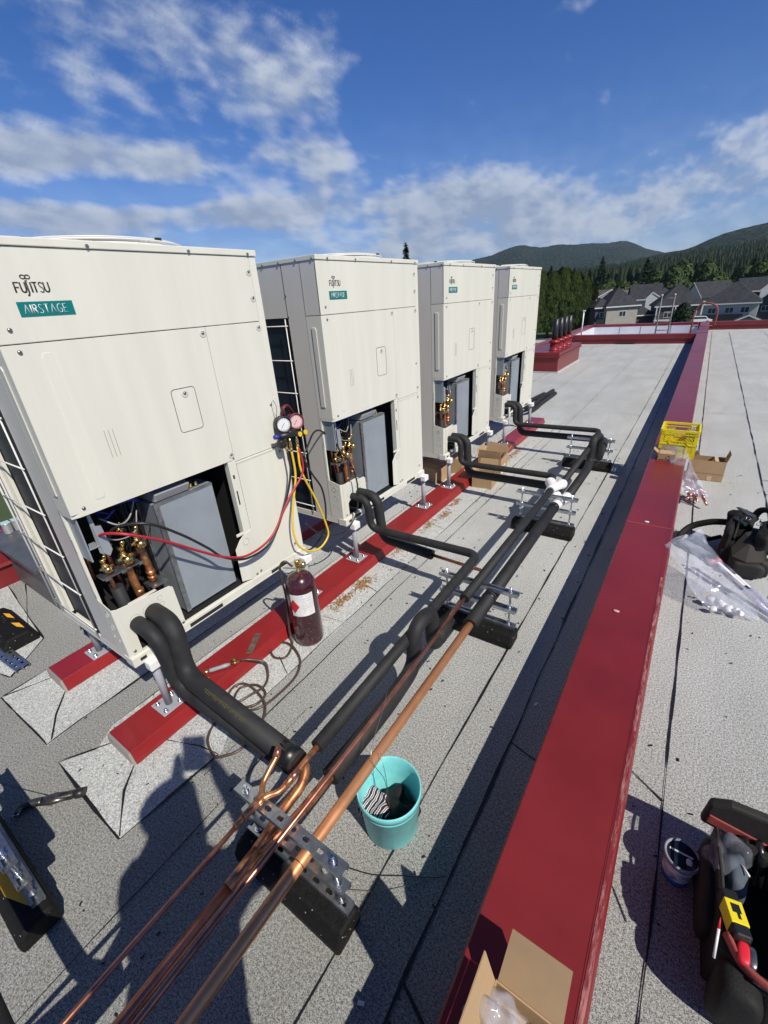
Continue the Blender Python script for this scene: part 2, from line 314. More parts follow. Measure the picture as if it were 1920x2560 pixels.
def _split(s, name, m, parent, bevel):
    b = s.b; bmesh.ops.recalc_face_normals(b, faces=b.faces[:]); b.faces.ensure_lookup_table(); b.verts.index_update(); groups = []
    if s.marks:
        mk = s.marks+[len(b.faces)]; groups = [b.faces[p:q] for p, q in zip(mk, mk[1:]) if q > p]
    else:
        seen = set()
        for f in b.faces:
            if f in seen: continue
            st = [f]; seen.add(f); g_ = []
            while st:
                c = st.pop(); g_.append(c)
                for v in c.verts:
                    for h in v.link_faces:
                        if h not in seen: seen.add(h); st.append(h)
            groups.append(g_)
    out = []
    for g_ in groups:
        vi = {}; co = []; fc = []
        for f in g_:
            for v in f.verts:
                if v.index not in vi: vi[v.index] = len(co); co.append(v.co.copy())
            fc.append([vi[v.index] for v in f.verts])
        me = bpy.data.meshes.new(name); c0 = sum(co, Vector())/len(co); me.from_pydata([v-c0 for v in co], [], fc)
        for q in (s.mats or [m]): me.materials.append(q)
        for p_, f in zip(me.polygons, g_): p_.material_index = f.material_index; p_.use_smooth = f.smooth
        o = bpy.data.objects.new(name, me); COL.objects.link(o); o.parent = parent; o.location = c0
        if bevel: bv = o.modifiers.new('bevel', 'BEVEL'); bv.width = bevel; bv.segments = 2; bv.limit_method = 'ANGLE'
        out.append(o)
    b.free(); return out
M.split = _split
def thing(name, label, cat, loc=(0, 0, 0), group=None, rz=0):
    o = bpy.data.objects.new(name, None); COL.objects.link(o); o.location = loc; o.rotation_euler[2] = rz; o.empty_display_size = .1
    o['label'] = label; o['category'] = cat
    if group: o['group'] = group
    return o
def dup(root, loc, label, rz=None):
    r = root.copy(); COL.objects.link(r); r.location = loc; r['label'] = label
    if rz is not None: r.rotation_euler[2] = rz
    def rec(a, b):
        for ch in list(a.children):
            c = ch.copy(); COL.objects.link(c); c.parent = b; rec(ch, c)
    rec(root, r); return r
I3 = Matrix.Identity(3)
def rot(ax, deg): return Matrix.Rotation(R(deg), 3, ax)

# stroke lettering -------------------------------------------------
GL = {'F': [[(0, 0), (0, 1)], [(0, 1), (.55, 1)], [(0, .52), (.45, .52)]],
 'U': [[(0, 1), (0, .3), (.08, .08), (.28, 0), (.48, .08), (.56, .3), (.56, 1)]],
 'J': [[(.12, 1.0), (.12, -.05), (.04, -.22), (-.1, -.3)]],
 'I': [[(0, 0), (0, 1)]], 'T': [[(0, 1), (.6, 1)], [(.3, 1), (.3, 0)]],
 'S': [[(.46, .88), (.3, 1), (.12, .98), (.02, .8), (.1, .6), (.38, .42), (.48, .22), (.38, .04), (.18, 0), (0, .1)]],
 'A': [[(0, 0), (.32, 1), (.64, 0)]], 'R': [[(0, 0), (0, 1), (.3, 1), (.46, .88), (.46, .66), (.3, .52), (0, .52)], [(.25, .52), (.52, 0)]],
 'G': [[(.62, .85), (.45, .98), (.25, .98), (.06, .78), (0, .5), (.06, .2), (.25, .02), (.48, .02), (.62, .12), (.62, .46), (.4, .46)]],
 'E': [[(.48, 0), (0, 0), (0, 1), (.48, 1)], [(0, .52), (.4, .52)]]}
def strokes(mb, text, x, y, h, w, T, gap=.26, adv=None):
    cx = x
    wd = {'I': .0, 'J': .12, 'T': .6, 'S': .48, 'A': .64, 'R': .52, 'G': .62, 'E': .48, 'F': .55, 'U': .56}
    for ch in text:
        for st in GL[ch]:
            mb.tube([T((cx+px*h*.82, y+py*h)) for px, py in st], w, 6, flat=.5)
        cx += (wd[ch]*.82+gap)*h
    return cx

# ------------------------------------------------------------------ the roof
GZ = -8.6
g = M().use(mat('grass_field', (.06, .09, .03), .95, var=.35, vscale=.05))
g.face([(-9000, -3000, GZ), (9000, -3000, GZ), (9000, 12000, GZ), (-9000, 12000, GZ)])
g.done('ground', kind='structure')
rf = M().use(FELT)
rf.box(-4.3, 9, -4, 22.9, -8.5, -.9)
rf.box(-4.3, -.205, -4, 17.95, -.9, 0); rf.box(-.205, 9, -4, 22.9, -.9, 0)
def ribbon(mb, pts, w, z=.0056, jit=.006, step=.04):
    P = []
    for a, b in zip(pts, pts[1:]):
        a = Vector((*a, 0)); b = Vector((*b, 0)); n = max(1, int((b-a).length/step))
        P += [a.lerp(b, k/n) for k in range(n)]
    P.append(Vector((*pts[-1], 0))); prev = None
    for i, p in enumerate(P):
        t = (P[min(i+1, len(P)-1)]-P[max(0, i-1)]).normalized(); nn = Vector((-t.y, t.x, 0))
        q = p + nn*jit*mnoise.noise(p*3.1+Vector((w*99, 0, 0))); ww = w*(.35 + 1.1*max(0, mnoise.noise(p*4.3+Vector((3, 7, 1))) + .35) + .5*max(0, mnoise.noise(p*23))) * (1 if .02 < i/len(P) < .98 else .6)
        cur = (q+nn*ww/2+Vector((0, 0, z)), q-nn*ww/2+Vector((0, 0, z)))
        if prev: mb.face([prev[0], prev[1], cur[1], cur[0]])
        prev = cur
def patch(mb, poly, z=.004):
    mb.prism(poly, -.002, z)
rf.use(FELT2)
# pale membrane strips laid round the curbs
patch(rf, [(-2.02, .30), (-2.108, .168), (-1.521, .158), (-1.486, .62), (-1.555, .72), (-1.555, 7.05), (-2.10, 7.05), (-2.10, .42)])
patch(rf, [(-2.839, .163), (-2.265, .176), (-2.28, .33), (-2.30, 7.05), (-2.86, 7.05), (-2.86, .4)])
patch(rf, [(-4.2, .62), (-3.2, .50), (-2.98, .25), (-3.1, .22), (-4.2, .22)])
rf.use(TAR)
for pts, w in [([(-.579, -3.9), (-.579, 3.3)], .008), ([(-.576, 3.3), (-.57, 17.7)], .007), ([(-.366, -3.9), (-.366, .55), (-.37, 8.9)], .011), ([(-.366, 8.9), (-.366, 17.8)], .008),
               ([(-1.555, .72), (-1.555, 7)], .007), ([(-1.455, .5), (-1.45, 8), (-1.44, 17.6)], .007), ([(-2.28, 7), (-2.28, 17)], .006), ([(-3.0, 9.2), (-3.0, 17.7)], .012),
               ([(.229, -3.9), (.228, 1.2)], .009), ([(.228, 1.2), (.226, 22)], .010), ([(.76, 2), (.758, 9.9), (.75, 22)], .011), ([(1.75, 2), (1.75, 22)], .012),
               ([(-.579, .75), (-.57, .80)], .014), ([(-.365, .425), (-.22, .36)], .012), ([(-.366, 1.36), (-.21, 1.32)], .010), ([(.10, 1.50), (.228, 1.42)], .013), ([(.10, 3.9), (.228, 3.86)], .009),
               ([(.228, 8.2), (.76, 8.25)], .008), ([(-1.455, 3.9), (-1.06, 3.95)], .003), ([(-1.44, 7.9), (-.58, 7.75)], .006), ([(-1.44, 12.2), (-.57, 12.2)], .006), ([(-2.28, 13.5), (-1.44, 13.5)], .006), ([(.76, 5.4), (1.75, 5.5)], .009),
               ([(-2.108, .168), (-1.521, .158)], .012), ([(-1.521, .158), (-1.486, .60)], .011), ([(-2.108, .168), (-2.03, .30)], .008), ([(-1.79, .365), (-1.70, .27), (-1.53, .165)], .010), ([(-2.11, .175), (-1.99, .365)], .006), ([(-1.79, .50), (-1.60, .58), (-1.49, .60)], .008),
               ([(-2.839, .163), (-2.265, .176), (-2.28, .33), (-2.295, 1.9)], .012), ([(-2.84, .17), (-2.75, .39)], .010), ([(-2.57, .385), (-2.43, .28), (-2.28, .2)], .010), ([(-2.84, .17), (-2.86, .5), (-2.86, 2)], .009),
               ([(-4.25, .62), (-3.20, .50), (-2.98, .25)], .011), ([(-4.25, .75), (-3.45, .50)], .006), ([(-2.98, .25), (-3.1, .22)], .01),
               ([(-1.15, -.9), (-1.15, .40)], .004), ([(-1.28, -.35), (-1.30, 1.0)], .004), ([(-1.30, .72), (-1.28, .55)], .006),
               ([(-2.10, .42), (-2.10, 7)], .006), ([(-1.70, 1.19), (-1.56, 1.12)], .008), ([(-1.78, 2.05), (-1.56, 2.0)], .006), ([(-1.78, 3.1), (-1.56, 3.05)], .005), ([(-1.72, 1.60), (-1.56, 1.62)], .004),
               ([(-2.9, -1.0), (-2.3, -.05), (-1.9, .1)], .004), ([(-3.4, -.5), (-2.85, .1)], .004)]:
    ribbon(rf, pts, w)
# white waterproofed upstand of the sunken well at the far end
WM = mat('white_membrane', (.66, .67, .72), .6, var=.08, vscale=1.2)
rf.use(WM)
rf.box(-4.3, -.25, 18.15, 22.9, -.9, -.86); rf.box(-4.18, -.26, 22.74, 22.9, -.86, .2); rf.box(-4.18, -4.12, 18.15, 22.74, -.86, .2); rf.box(-4.12, -.26, 18.12, 18.15, -.86, .2)
rf.use(TAR)
for x in (-3.1, -2.3, -1.2): rf.box(x, x+.012, 22.732, 22.739, -.86, .2)
rf.done('roof', kind='structure')

# parapets -----------------------------------------------------------
def parapet(label, x0, x1, y0, y1, along, joints=(), h=.30, lap=.012, name='parapet', scuff=False):
    t = thing(name, label, 'parapet', ((x0+x1)/2, y0, 0))
    L_ = Vector(t.location)
    m = M(); m.box(x0+.02-L_.x, x1-.02-L_.x, y0+.02-L_.y, y1-.02-L_.y, 0, h-.03); m.done('upstand', REDP, t)
    m = M().use(REDP)
    mat('pink_edge', (.42, .12, .12), .5)
    if along == 'y':
        cuts = [y0]+list(joints)+[y1]
        for a, b in zip(cuts, cuts[1:]):
            a2 = a-L_.y+.0015; b2 = b-L_.y-.0015
            X0 = x0-L_.x; X1 = x1-L_.x
            prof = [(X0, h-.11), (X0-.008, h-.118), (X0-.002, h-.10), (X0, h-.006), (X0+.006, h), (X1-.006, h+.002), (X1, h-.004), (X1+.002, h-.10), (X1+.012, h-.125), (X1+.008, h-.128), (X1-.004, h-.10), (X1-.008, h-.02), (X0+.008, h-.02), (X0+.006, h-.10)]
            m.prism(prof, a2, b2, ax=1)
        m.box(x1-L_.x-.024, x1-L_.x-.020, y0-L_.y, y1-L_.y, h-.004, h+.0035)
        for j in joints:
            m.box(x0-L_.x-.0015, x1-L_.x+.0025, j-L_.y-.03, j-L_.y, h-.02, h+.0040)
            m.use(MATS['pink_edge']).box(x0-L_.x+.004, x1-L_.x-.002, j-L_.y-.0325, j-L_.y-.030, h-.01, h+.0046); m.use(REDP)
    else:
        cuts = [x0]+list(joints)+[x1]
        for a, b in zip(cuts, cuts[1:]):
            m.prism([(y0-L_.y, h-.13), (y0-L_.y-.012, h-.135), (y0-L_.y, h-.12), (y0-L_.y, h-.004), (y0-L_.y+.006, h), (y1-L_.y-.006, h), (y1-L_.y, h-.006), (y1-L_.y, h-.13), (y1-L_.y-.01, h-.13), (y1-L_.y-.012, h-.02), (y0-L_.y+.012, h-.02), (y0-L_.y+.01, h-.13)], a-L_.x+.0015, b-L_.x-.0015, ax=0)
    m.done('coping', None, t, bevel=.003)
    if scuff:
        m = M(); z = h+.0040
        m.prism([(x1-L_.x-.0185, .0), (x1-L_.x-.0045, .0), (x1-L_.x-.0045, 6.4), (x1-L_.x-.0185, 6.4)], z-.002, z)
        m.done('worn_edge_strip', SCUFFM, t)
    return t
parapet('long dark red metal parapet running away between the two halves of the roof', -.205, .088, -3.8, 18.0, 'y', (.25, 3.3, 6.35, 9.4, 12.45, 15.5), scuff=True)
parapet('red parapet crossing the roof in front of the white sunken well', -4.18, -.21, 17.85, 18.12, 'x', (-1.6,))
parapet('red parapet edge behind the white sunken well', -4.3, -.3, 22.75, 23.02, 'x', (-2.2,))
parapet('red parapet at the far end of the right hand roof', -.29, 9, 22.75, 23.02, 'x', (2.5, 5.5))
parapet('red parapet along the left edge of the roof, seen past the vent curb', -4.45, -4.19, -3.8, 22.74, 'y', (.8, 5.5, 10., 14.5))
parapet('short red parapet piece closing the well on its right side', -.205, .088, 18.12, 22.74, 'y')
# red curbs (sleepers) carrying the units
CURB_C = mat('curb_end_metal', (.36, .33, .30), .5, metal=.3)
def curb(label, x0, x1, y0, y1, joints):
    t = thing('curb', label, 'curb', ((x0+x1)/2, y0, 0), 'red curbs under the row of units'); ox, oy = t.location.x, y0
    m = M(); w = (x1-x0)/2
    cuts = [y0]+joints+[y1]
    for a, b in zip(cuts, cuts[1:]):
        m.prism([(-w-.02, .012), (-w-.02, .004), (w+.022, .004), (w+.022, .012), (w, .075), (-w, .075)], a-oy+.001, b-oy-.001, ax=1)
    m.done('sheet_cover', RED, t, bevel=.002)
    m = M(); m.use(CURB_C).prism([(-w-.016, .006), (w+.018, .006), (w-.003, .072), (-w+.003, .072)], -.012, .0, ax=1)
    m.done('end_cap', None, t)
    m = M()
    for j in joints: m.box(-w, w, j-oy, j-oy+.004, .0745, .0762); m.box(w, w+.002, j-oy, j-oy+.004, .06, .075)
    m.done('joint_bead', mat('pink_sealant', (.55, .25, .24), .6), t)
    return t
curb('front red metal curb under the white capped posts', -1.99, -1.79, .365, 6.85, [2.32])
curb('rear red metal curb showing its stub end behind the nearest unit', -2.755, -2.57, .39, 6.85, [2.3])

# ------------------------------------------------------------------ the condensing units
UW = 1.15; UD = .765
def make_unit():
    t = thing('condensing_unit', 'x', 'air conditioner', (-1.9, .545, .39), 'row of cream outdoor condensing units')
    # base frame
    m = M()
    m.box(-UD, 0.004, 0, UW, 0, .012); m.box(-.02, .004, .012, UW-.012, .012, .05)
    m.box(-.06, .012, -.004, .10, -.006, .046); m.box(-.06, .012, UW-.10, UW+.004, -.006, .046); m.box(-UD, -UD+.03, 0, UW, .012, .05)
    m.box(-UD+.03, -.02, 0, .012, .012, .05); m.box(-UD+.03, -.02, UW-.012, UW, .012, .05)
    fr = m.done('base_frame', CREAM, t, bevel=.003)
    m = M()
    for y0, y1 in ((.11, .19), (.30, .50), (.86, .99)): m.box(.0045, .0065, y0, y1, .012, .032)
    m.box(.0125, .014, .03, .06, .014, .030); m.done('slot', DARK, fr, each=True)
    # casing: back, right side, side panels, top
    m = M()
    m.box(-UD, -UD+.06, .0, .05, .05, 1.70); m.box(-UD, -UD+.06, UW-.05, UW, .05, 1.70)
    m.box(-.278, -.1275, 0, .010, .05, 1.70)          # second side panel
    m.box(-.278, -.1275, UW-.010, UW, .05, 1.70)
    m.box(-UD+.061, -.2795, 0.0005, .010, 1.405, 1.70); m.box(-UD+.061, -.2795, UW-.010, UW-.0005, 1.405, 1.70)
    m.box(-.126, -.003, 0.0, .006, 1.4115, 1.70)      # upper front corner of the side
    m.box(-UD+.01, -UD+.02, .05, UW-.05, 1.40, 1.70)
    m.done('side_panel', SIDE, t, bevel=.002)
    m = M(); m.box(-.2795, -.278, -.0008, .0, .05, 1.70); m.box(-.1275, -.126, -.0004, .0, .05, 1.70); m.done('side_seam', DARK, t, each=True)
    m = M(); m.box(-.1275, -.02, UW-.006, UW, .05, 1.70); m.done('right_side_panel', SIDE, t)
    # coil behind guard wires on the left side and right side
    for s, y0, y1 in ((0, .03, .045), (1, UW-.045, UW-.03)):
        m = M(); m.box(-UD+.06, -.28, y0, y1, .055, 1.40); m.done('coil', COIL, t)
    m = M(); m.box(-UD+.03, -UD+.045, .06, UW-.06, .06, 1.40); m.done('coil', COIL, t)
    m = M()
    for k in range(7):
        z = .10+k*.21; m.tube([(-UD-.005, -.008, z), (-.285, -.008, z)], .0035, 6)
        m.tube([(-UD-.012, .0, z), (-UD-.012, UW, z)], .0035, 6)
    for x in (-.30, -.70): m.tube([(x, -.008, .05), (x, -.008, 1.40)], .0035, 6)
    m.tube([(-UD-.012, -.006, .06), (-UD-.012, -.006, 1.45)], .005, 6)
    m.done('guard_wire', WIRE, t)
    m = M()
    for k in range(3): x = -UD+.065+k*.022; m.box(x, x+.010, .010, .026, .055, 1.40)
    m.done('coil_edge_bracket', CREAM, t, each=True)
    # top cap
    m = M(); m.box(-UD-.004, .006, -.004, UW+.004, 1.70, 1.726); m.done('top_cap', CREAM, t, bevel=.003)
    m = M(); c = (-UD/2, UW/2, 1.726)
    
    for r_, z_ in ((.37, .003), (.372, .016), (.352, .024)): m.tube([(c[0]+r_*math.cos(a*math.pi/24), c[1]+r_*math.sin(a*math.pi/24), c[2]+z_) for a in range(49)], .0035, 5, caps=False)
    for k in range(12):
        r_ = .03+k*.027; m.tube([(c[0]+r_*math.cos(a*math.pi/18), c[1]+r_*math.sin(a*math.pi/18), 1.726+.030-.012*(r_/.35)**2) for a in range(37)], .0022, 5, caps=False)
    for k in range(8):
        a = k*math.pi/4+.2; m.tube([(c[0]+.02*math.cos(a), c[1]+.02*math.sin(a), 1.757), (c[0]+.2*math.cos(a), c[1]+.2*math.sin(a), 1.754), (c[0]+.35*math.cos(a), c[1]+.35*math.sin(a), 1.742)], .003, 5)
    fg = m.done('fan_guard', WIRE, t)
    m = M(); m.lathe([(.33, 0), (.33, .002)], (c[0], c[1], 1.7265), 40); m.done('fan_opening', CAV, fg)
    m = M()
    for a in (.3, 1.2, 1.9, 2.8, 4, 5.2): m.box(-.008, .008, -.012, .012, 0, .014, Matrix.Translation((c[0]+.36*math.cos(a), c[1]+.36*math.sin(a), 1.742)) @ Matrix.Rotation(a, 4, 'Z'))
    m.done('guard_clip', DARK, fg, each=True)
    # front: logo panel
    m = M(); m.box(-.012, 0, .0, 1.108, 1.4115, 1.6985); m.done('logo_panel', CREAM, t, bevel=.0025)
    m = M(); m.box(-.012, -.0005, 1.1095, UW, .05, 1.6985); m.done('corner_post', CREAM, t, bevel=.002)
    # front cover: wraps the left corner, chamfered bottom corner
    fc = M()
    fc.prism([(-.126, 0), (-.126, -.0005), (-.004, -.0005), (0.0, .004), (0, .780), (-.012, .780), (-.012, .006), (-.126, .006)], .785, 1.4085)
    fc.prism([(-.118, 0.0), (-.010, -.0), (0, .028), (0, .772), (-.012, .772), (-.014, .03), (-.018, .006), (-.118, .006)], .768, .7848)
    cov = fc.done('front_cover', CREAM, t, bevel=.0015)
    m = M()   # embossed ridges
    m.prism([(.10, .83), (.106, 1.36), (.114, 1.375), (.135, 1.375), (.140, 1.36), (.142, .83), (.135, .815), (.105, .815)], .0, .0018, ax=0)
    m.done('emboss', CREAM, cov, bevel=.0017)
    m = M(); m.prism([(-.088, .86), (-.052, .86), (-.052, 1.33), (-.060, 1.345), (-.088, 1.345)], -.0055, -.0005, ax=1); m.done('emboss', SIDE, cov, bevel=.004)
    m = M(); rr = .016
    y0, y1, z0, z1 = .536, .654, .975, 1.168; pts = []
    for cx_, cz_, a0 in ((y1-rr, z1-rr, 0), (y0+rr, z1-rr, 90), (y0+rr, z0+rr, 180), (y1-rr, z0+rr, 270)):
        for k in range(6): a = R(a0+k*18); pts.append((cx_+rr*math.cos(a), cz_+rr*math.sin(a)))
    m.tube([(0.0004, p[0], p[1]) for p in pts+[pts[0]]], .0013, 5, caps=False); m.done('hatch', DARK, cov)
    m = M()
    for k in range(3): m.box(.0, .0011, .217+k*.0165, .2185+k*.0165, .958, 1.070)
    m.done('slit', mat('slit_shadow', (.25, .24, .21), .6), cov, each=True)
    m = M(); m.box(-.012, 0, .7825, 1.1085, .757, 1.4085); m.done('right_cover', CREAM, t, bevel=.0015)
    # removable lower right panel
    m = M(); m.box(-.012, .001, .787, 1.1085, .052, .750); m.box(-.03, .004, .785, 1.108, .742, .7535)
    m.done('lower_panel', CREAM, t, bevel=.002)
    # frame posts of the opening
    m = M(); m.box(-.014, -.002, .738, .7855, .05, .765); m.box(-.04, -.014, .7385, .744, .05, .765)
    m.prism([(.655, .075), (.735, .05), (.79, .05), (.79, .355), (.735, .345), (.700, .325), (.660, .28)], -.002, .0015, ax=0)
    m.box(-.010, .0, .69, .737, .345, .360)
    m.done('opening_post', CREAM, t, bevel=.0015)
    m = M(); m.box(-.0018, .0, .75, .757, .52, .60); m.box(-.0018, .0, .75, .760, .67, .69); m.done('post_slot', DARK, t, each=True)
    m = M(); m.box(-.130, -.114, .0, .008, .05, .785); m.box(-.114, -.110, .001, .012, .30, .785); m.done('left_frame_strip', CREAM, t)
    m = M()
    for z0, z1 in ((.58, .65), (.33, .37)): m.box(-.1145, -.1135, -.0012, -.0, z0, z1)
    m.done('strip_slot', DARK, t, each=True)
    # interior cavity
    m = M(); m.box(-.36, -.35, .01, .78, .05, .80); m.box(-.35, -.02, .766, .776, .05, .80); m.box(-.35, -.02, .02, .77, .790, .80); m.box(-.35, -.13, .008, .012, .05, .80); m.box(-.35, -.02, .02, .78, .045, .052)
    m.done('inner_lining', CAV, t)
    # electrical box
    e = M(); e.box(-.19, -.040, .33, .645, .075, .685)
    eb = e.done('electrical_box', GREYM, t, bevel=.003)
    m = M(); m.box(-.040, -.034, .326, .352, .075, .690); m.box(-.045, -.0385, .352, .641, .672, .6855)
    for z in (.66, .60, .20): m.lathe([(.0055, 0), (.005, .003)], (-.034, .340, z), 8, T=rot('Y', 90))
    m.done('flange', GALV, eb)
    m = M(); m.box(-.33, -.19, .322, .330, .055, .70); m.done('side_plate', GALV, eb)
    m = M(); m.prism([(-.20, .690), (-.045, .692), (-.02, .735), (-.16, .765), (-.21, .73)], .34, .52, ax=1); m.done('wiring_sheet', mat('grey_foil', (.50, .52, .55), .3, metal=.4), eb, bevel=.006)
    m = M(); m.lathe([(.009, 0), (.009, .02), (.006, .026)], (-.07, .545, .688), 8); m.lathe([(.009, 0), (.009, .02), (.006, .026)], (-.07, .575, .688), 8); m.done('terminal', BRASS, eb, each=True)
    # wires
    m = M()
    for k in range(26):
        y = .20+random.random()*.11; x = -.10-random.random()*.12
        m.tube(smooth_path([(x-.03, y+.03, .77), (x+.0, y+.04*random.random(), .68), (x+.02*random.random(), y+.03*random.random(), .58), (x+.03*random.random(), y+.04*random.random()-.02, .50-.08*random.random())], 4), .0025, 5)
    m.done('wire_bundle', HB, t)
    m = M(); m.tube(smooth_path([(-.10, .12, .70), (-.06, .17, .655), (-.08, .23, .66), (-.10, .28, .72), (-.1, .3, .76)], 6), .004, 6); m.tube(smooth_path([(-.05, .08, .64), (-.04, .14, .60), (-.05, .22, .60), (-.08, .27, .68)], 6), .003, 6)
    m.done('wire', mat('grey_wire', (.3, .3, .3), .4), t, each=True)
    m = M(); m.tube([(-.12+.03*math.cos(a*.4), .16+.035*math.sin(a*.4), .70+.012*math.sin(a*.8)) for a in range(17)], .006, 6); m.tube(smooth_path([(-.15, .20, .72), (-.1, .27, .73), (-.13, .31, .70)], 5), .012, 7); m.done('blue_tie', BLU, t, each=True)
    # bracket plate in the left corner
    m = M(); m.box(-.118, -.02, .012, .018, .56, .775); m.box(-.115, -.05, .018, .075, .60, .604); m.prism([(.066, .765), (.078, .765), (.088, .58), (.078, .55), (.062, .57)], -.06, -.054, ax=0)
    m.prism([(.066, .70), (.098, .69), (.108, .57), (.09, .545), (.07, .57)], -.045, -.040, ax=0)
    m.done('corner_bracket', GREYM, t, bevel=.001)
    # service valves
    def valve(y, z, s=1.0, x=-.075):
        v = M()
        v.lathe([(.012*s, -.02*s), (.019*s, -.012*s), (.019*s, .012*s), (.013*s, .02*s), (.010*s, .035*s), (.015*s, .038*s), (.015*s, .052*s), (.008*s, .056*s)], (x, y, z), 6)
        v.lathe([(.011*s, -.03*s), (.016*s, -.018*s), (.016*s, .015*s), (.020*s, .02*s), (.020*s, .042*s), (.006*s, .047*s)], (x, y, z), 6, T=rot('Y', 90))
        v.lathe([(.007*s, -.035*s), (.011*s, -.03*s), (.011*s, -.01*s), (.008*s, .03*s)], (x+.005, y, z+.004), 6, T=rot('X', 90) @ rot('Z', 20))
        v.lathe([(.006*s, 0), (.009*s, .01*s), (.009*s, .03*s), (.006*s, .034*s)], (x+.01, y+.005, z+.05*s), 6, T=rot('Y', 25))
        return v.done('service_valve', BRASS, t)
    valve(.065, .485, .85); valve(.150, .492, 1.15); valve(.225, .535, 1.1); valve(.19, .60, .55, -.13); valve(.11, .565, .6, -.10)
    m = M(); m.tube([(-.075, .065, .47), (-.075, .072, .36)], .0085, 10); m.done('valve_pipe', COPPERB, t)
    m = M(); m.tube(fillet([(-.075, .15, .47), (-.078, .152, .38), (-.08, .165, .24), (-.08, .165, .12)], .05), .018, 12); m.lathe([(.0205, -.012), (.0205, .012)], (-.08, .163, .30), 12); m.lathe([(.0215, -.02), (.0215, .02)], (-.08, .165, .255), 12); m.done('valve_pipe', COPPERB, t)
    m = M(); m.tube([(-.080, .228, .52), (-.085, .238, .41), (-.085, .24, .315)], .0175, 12); m.lathe([(.020, -.01), (.020, .01)], (-.085, .24, .36), 12); m.lathe([(.0205, -.006), (.0205, .006)], (-.085, .24, .335), 12); m.done('valve_pipe', COPPERB, t)
    m = M(); m.tube(fillet([(-.16, .13, .66), (-.17, .12, .5), (-.16, .13, .3)], .06), .012, 10); m.tube([(-.2, .05, .6), (-.19, .04, .4)], .009, 8); m.done('inner_pipe', COPPERD, t, each=True)
    m = M(); m.box(-.105, -.035, .028, .20, .452, .457)
    for yy in (.035, .105, .185): m.box(-.034, -.032, yy, yy+.02, .445, .462)
    m.box(-.12, -.03, .205, .285, .300, .305); m.done('valve_plate', GALV, t, each=True)
    m = M().use(FOAM); m.tube([(-.075, .078, .38), (-.08, .095, .06)], .027, 16, caps=True); m.done('foam_sleeve', None, t)
    # knock-out box at the bottom left corner
    m = M()
    m.prism([(-.126, .045), (-.012, .045), (-.012, .318), (-.126, .345)], -.001, .003, ax=1)
    m.prism([(-.012, -.001), (-.001, .012), (-.001, .016), (-.004, .016), (-.014, .003)], .045, .318)
    # front plate with the pipe opening cut out
    zt = .300
    m.prism([(.014, .318), (.20, .298), (.262, .293), (.2785, .278), (.285, .05), (.215, .05), (.215, .150), (.195, .172), (.075, .172), (.058, .155), (.058, .05), (.014, .05)], -.001, .0025, ax=0)
    m.box(-.02, -.001, .075, .205, .302, .3055)
    bx = m.done('knockout_box', CREAM, t, bevel=.0015)
    m = M()
    def ring(cy, cz, r_): m.tube([(.0028, cy+r_*math.cos(a*math.pi/10), cz+r_*math.sin(a*math.pi/10)) for a in range(21)], .0011, 5, caps=False)
    def ringx(cx, cz, r_): m.tube([(cx+r_*math.cos(a*math.pi/10), -.0016, cz+r_*math.sin(a*math.pi/10)) for a in range(21)], .0011, 5, caps=False)
    ring(.075, .228, .022); ring(.140, .235, .026); ring(.205, .262, .012); ring(.205, .225, .012); ring(.735, .30, .020)
    ringx(-.065, .275, .018); ringx(-.065, .275, .012); ringx(-.063, .205, .019); ringx(-.085, .145, .009); ringx(-.045, .135, .009)
    m.done('knockout_ring', mat('embossed_line', (.45, .44, .40), .5), bx, each=True)
    # screws
    m = M()
    def scr(y, z, x=.001, cup=False):
        m.mark()
        m.use(STEEL).lathe([(.0075, 0), (.0065, .0035), (.002, .0048)], (x, y, z), 10, T=rot('Y', 90))
        if cup: m.use(CREAMD).lathe([(.017, 0), (.015, .0014), (.011, .0006)], (x-.0005, y+.001, z-.004), 14, T=rot('Y', 90))
    for y, z in ((.045, 1.455), (.048, 1.385), (.050, .80), (1.085, .99)): scr(y, z)
    for y, z in ((1.092, 1.635), (1.092, 1.52), (1.095, 1.385), (.762, 1.385), (.768, .80), (1.095, .80), (1.092, .72), (1.08, .11), (.60, 1.145)): scr(y, z, .001, True)
    for y, z in ((.025, .075), (.272, .065), (.79, .075), (.76, .07)): scr(y, z, .0035)
    for y in (.10, .37, .78, 1.10): m.mark().use(STEEL).lathe([(.007, 0), (.006, .004)], (.006, y, 1.708), 8, T=rot('Y', 90))
    for x in (-.02, -.15, -.29, -.43): m.mark().use(STEEL).lathe([(.007, 0), (.006, .004)], (x, -.004, 1.708), 8, T=rot('X', 90))
    for z in (1.41, 1.53): m.mark().use(STEEL).lathe([(.007, 0), (.006, .004)], (-.272, .0, z), 8, T=rot('X', 90))
    m.done('screw', None, t, each=True)
    # maker's lettering and badge
    m = M(); TT = lambda p: (.0008, p[0], p[1])
    # word in slim strokes, infinity sign riding on the tall j
    x = .105; h = .030
    e_ = strokes(m, 'FU', x, 1.565, h, .0026, TT, .13); strokes(m, 'J', e_-.002, 1.565, h*1.18, .0026, TT, .2)
    strokes(m, 'ITSU', e_+.0125, 1.565, h, .0026, TT, .13)
    for s in (-1, 1): m.tube([(.0008, e_+.004+s*.0070+.0070*math.cos(a*math.pi/8), 1.611+.0055*math.sin(a*math.pi/8)) for a in range(17)], .0016, 5, caps=False)
    m.tube([(.0008, e_+.006, 1.598), (.0008, e_+.004, 1.606)], .001, 5)
    m.done('maker_lettering', INK, t)
    m = M(); m.prism([(.092, 1.491), (.262, 1.491), (.262, 1.537), (.092, 1.537)], .0002, .0012, ax=0); bd = m.done('badge', TEALB, t)
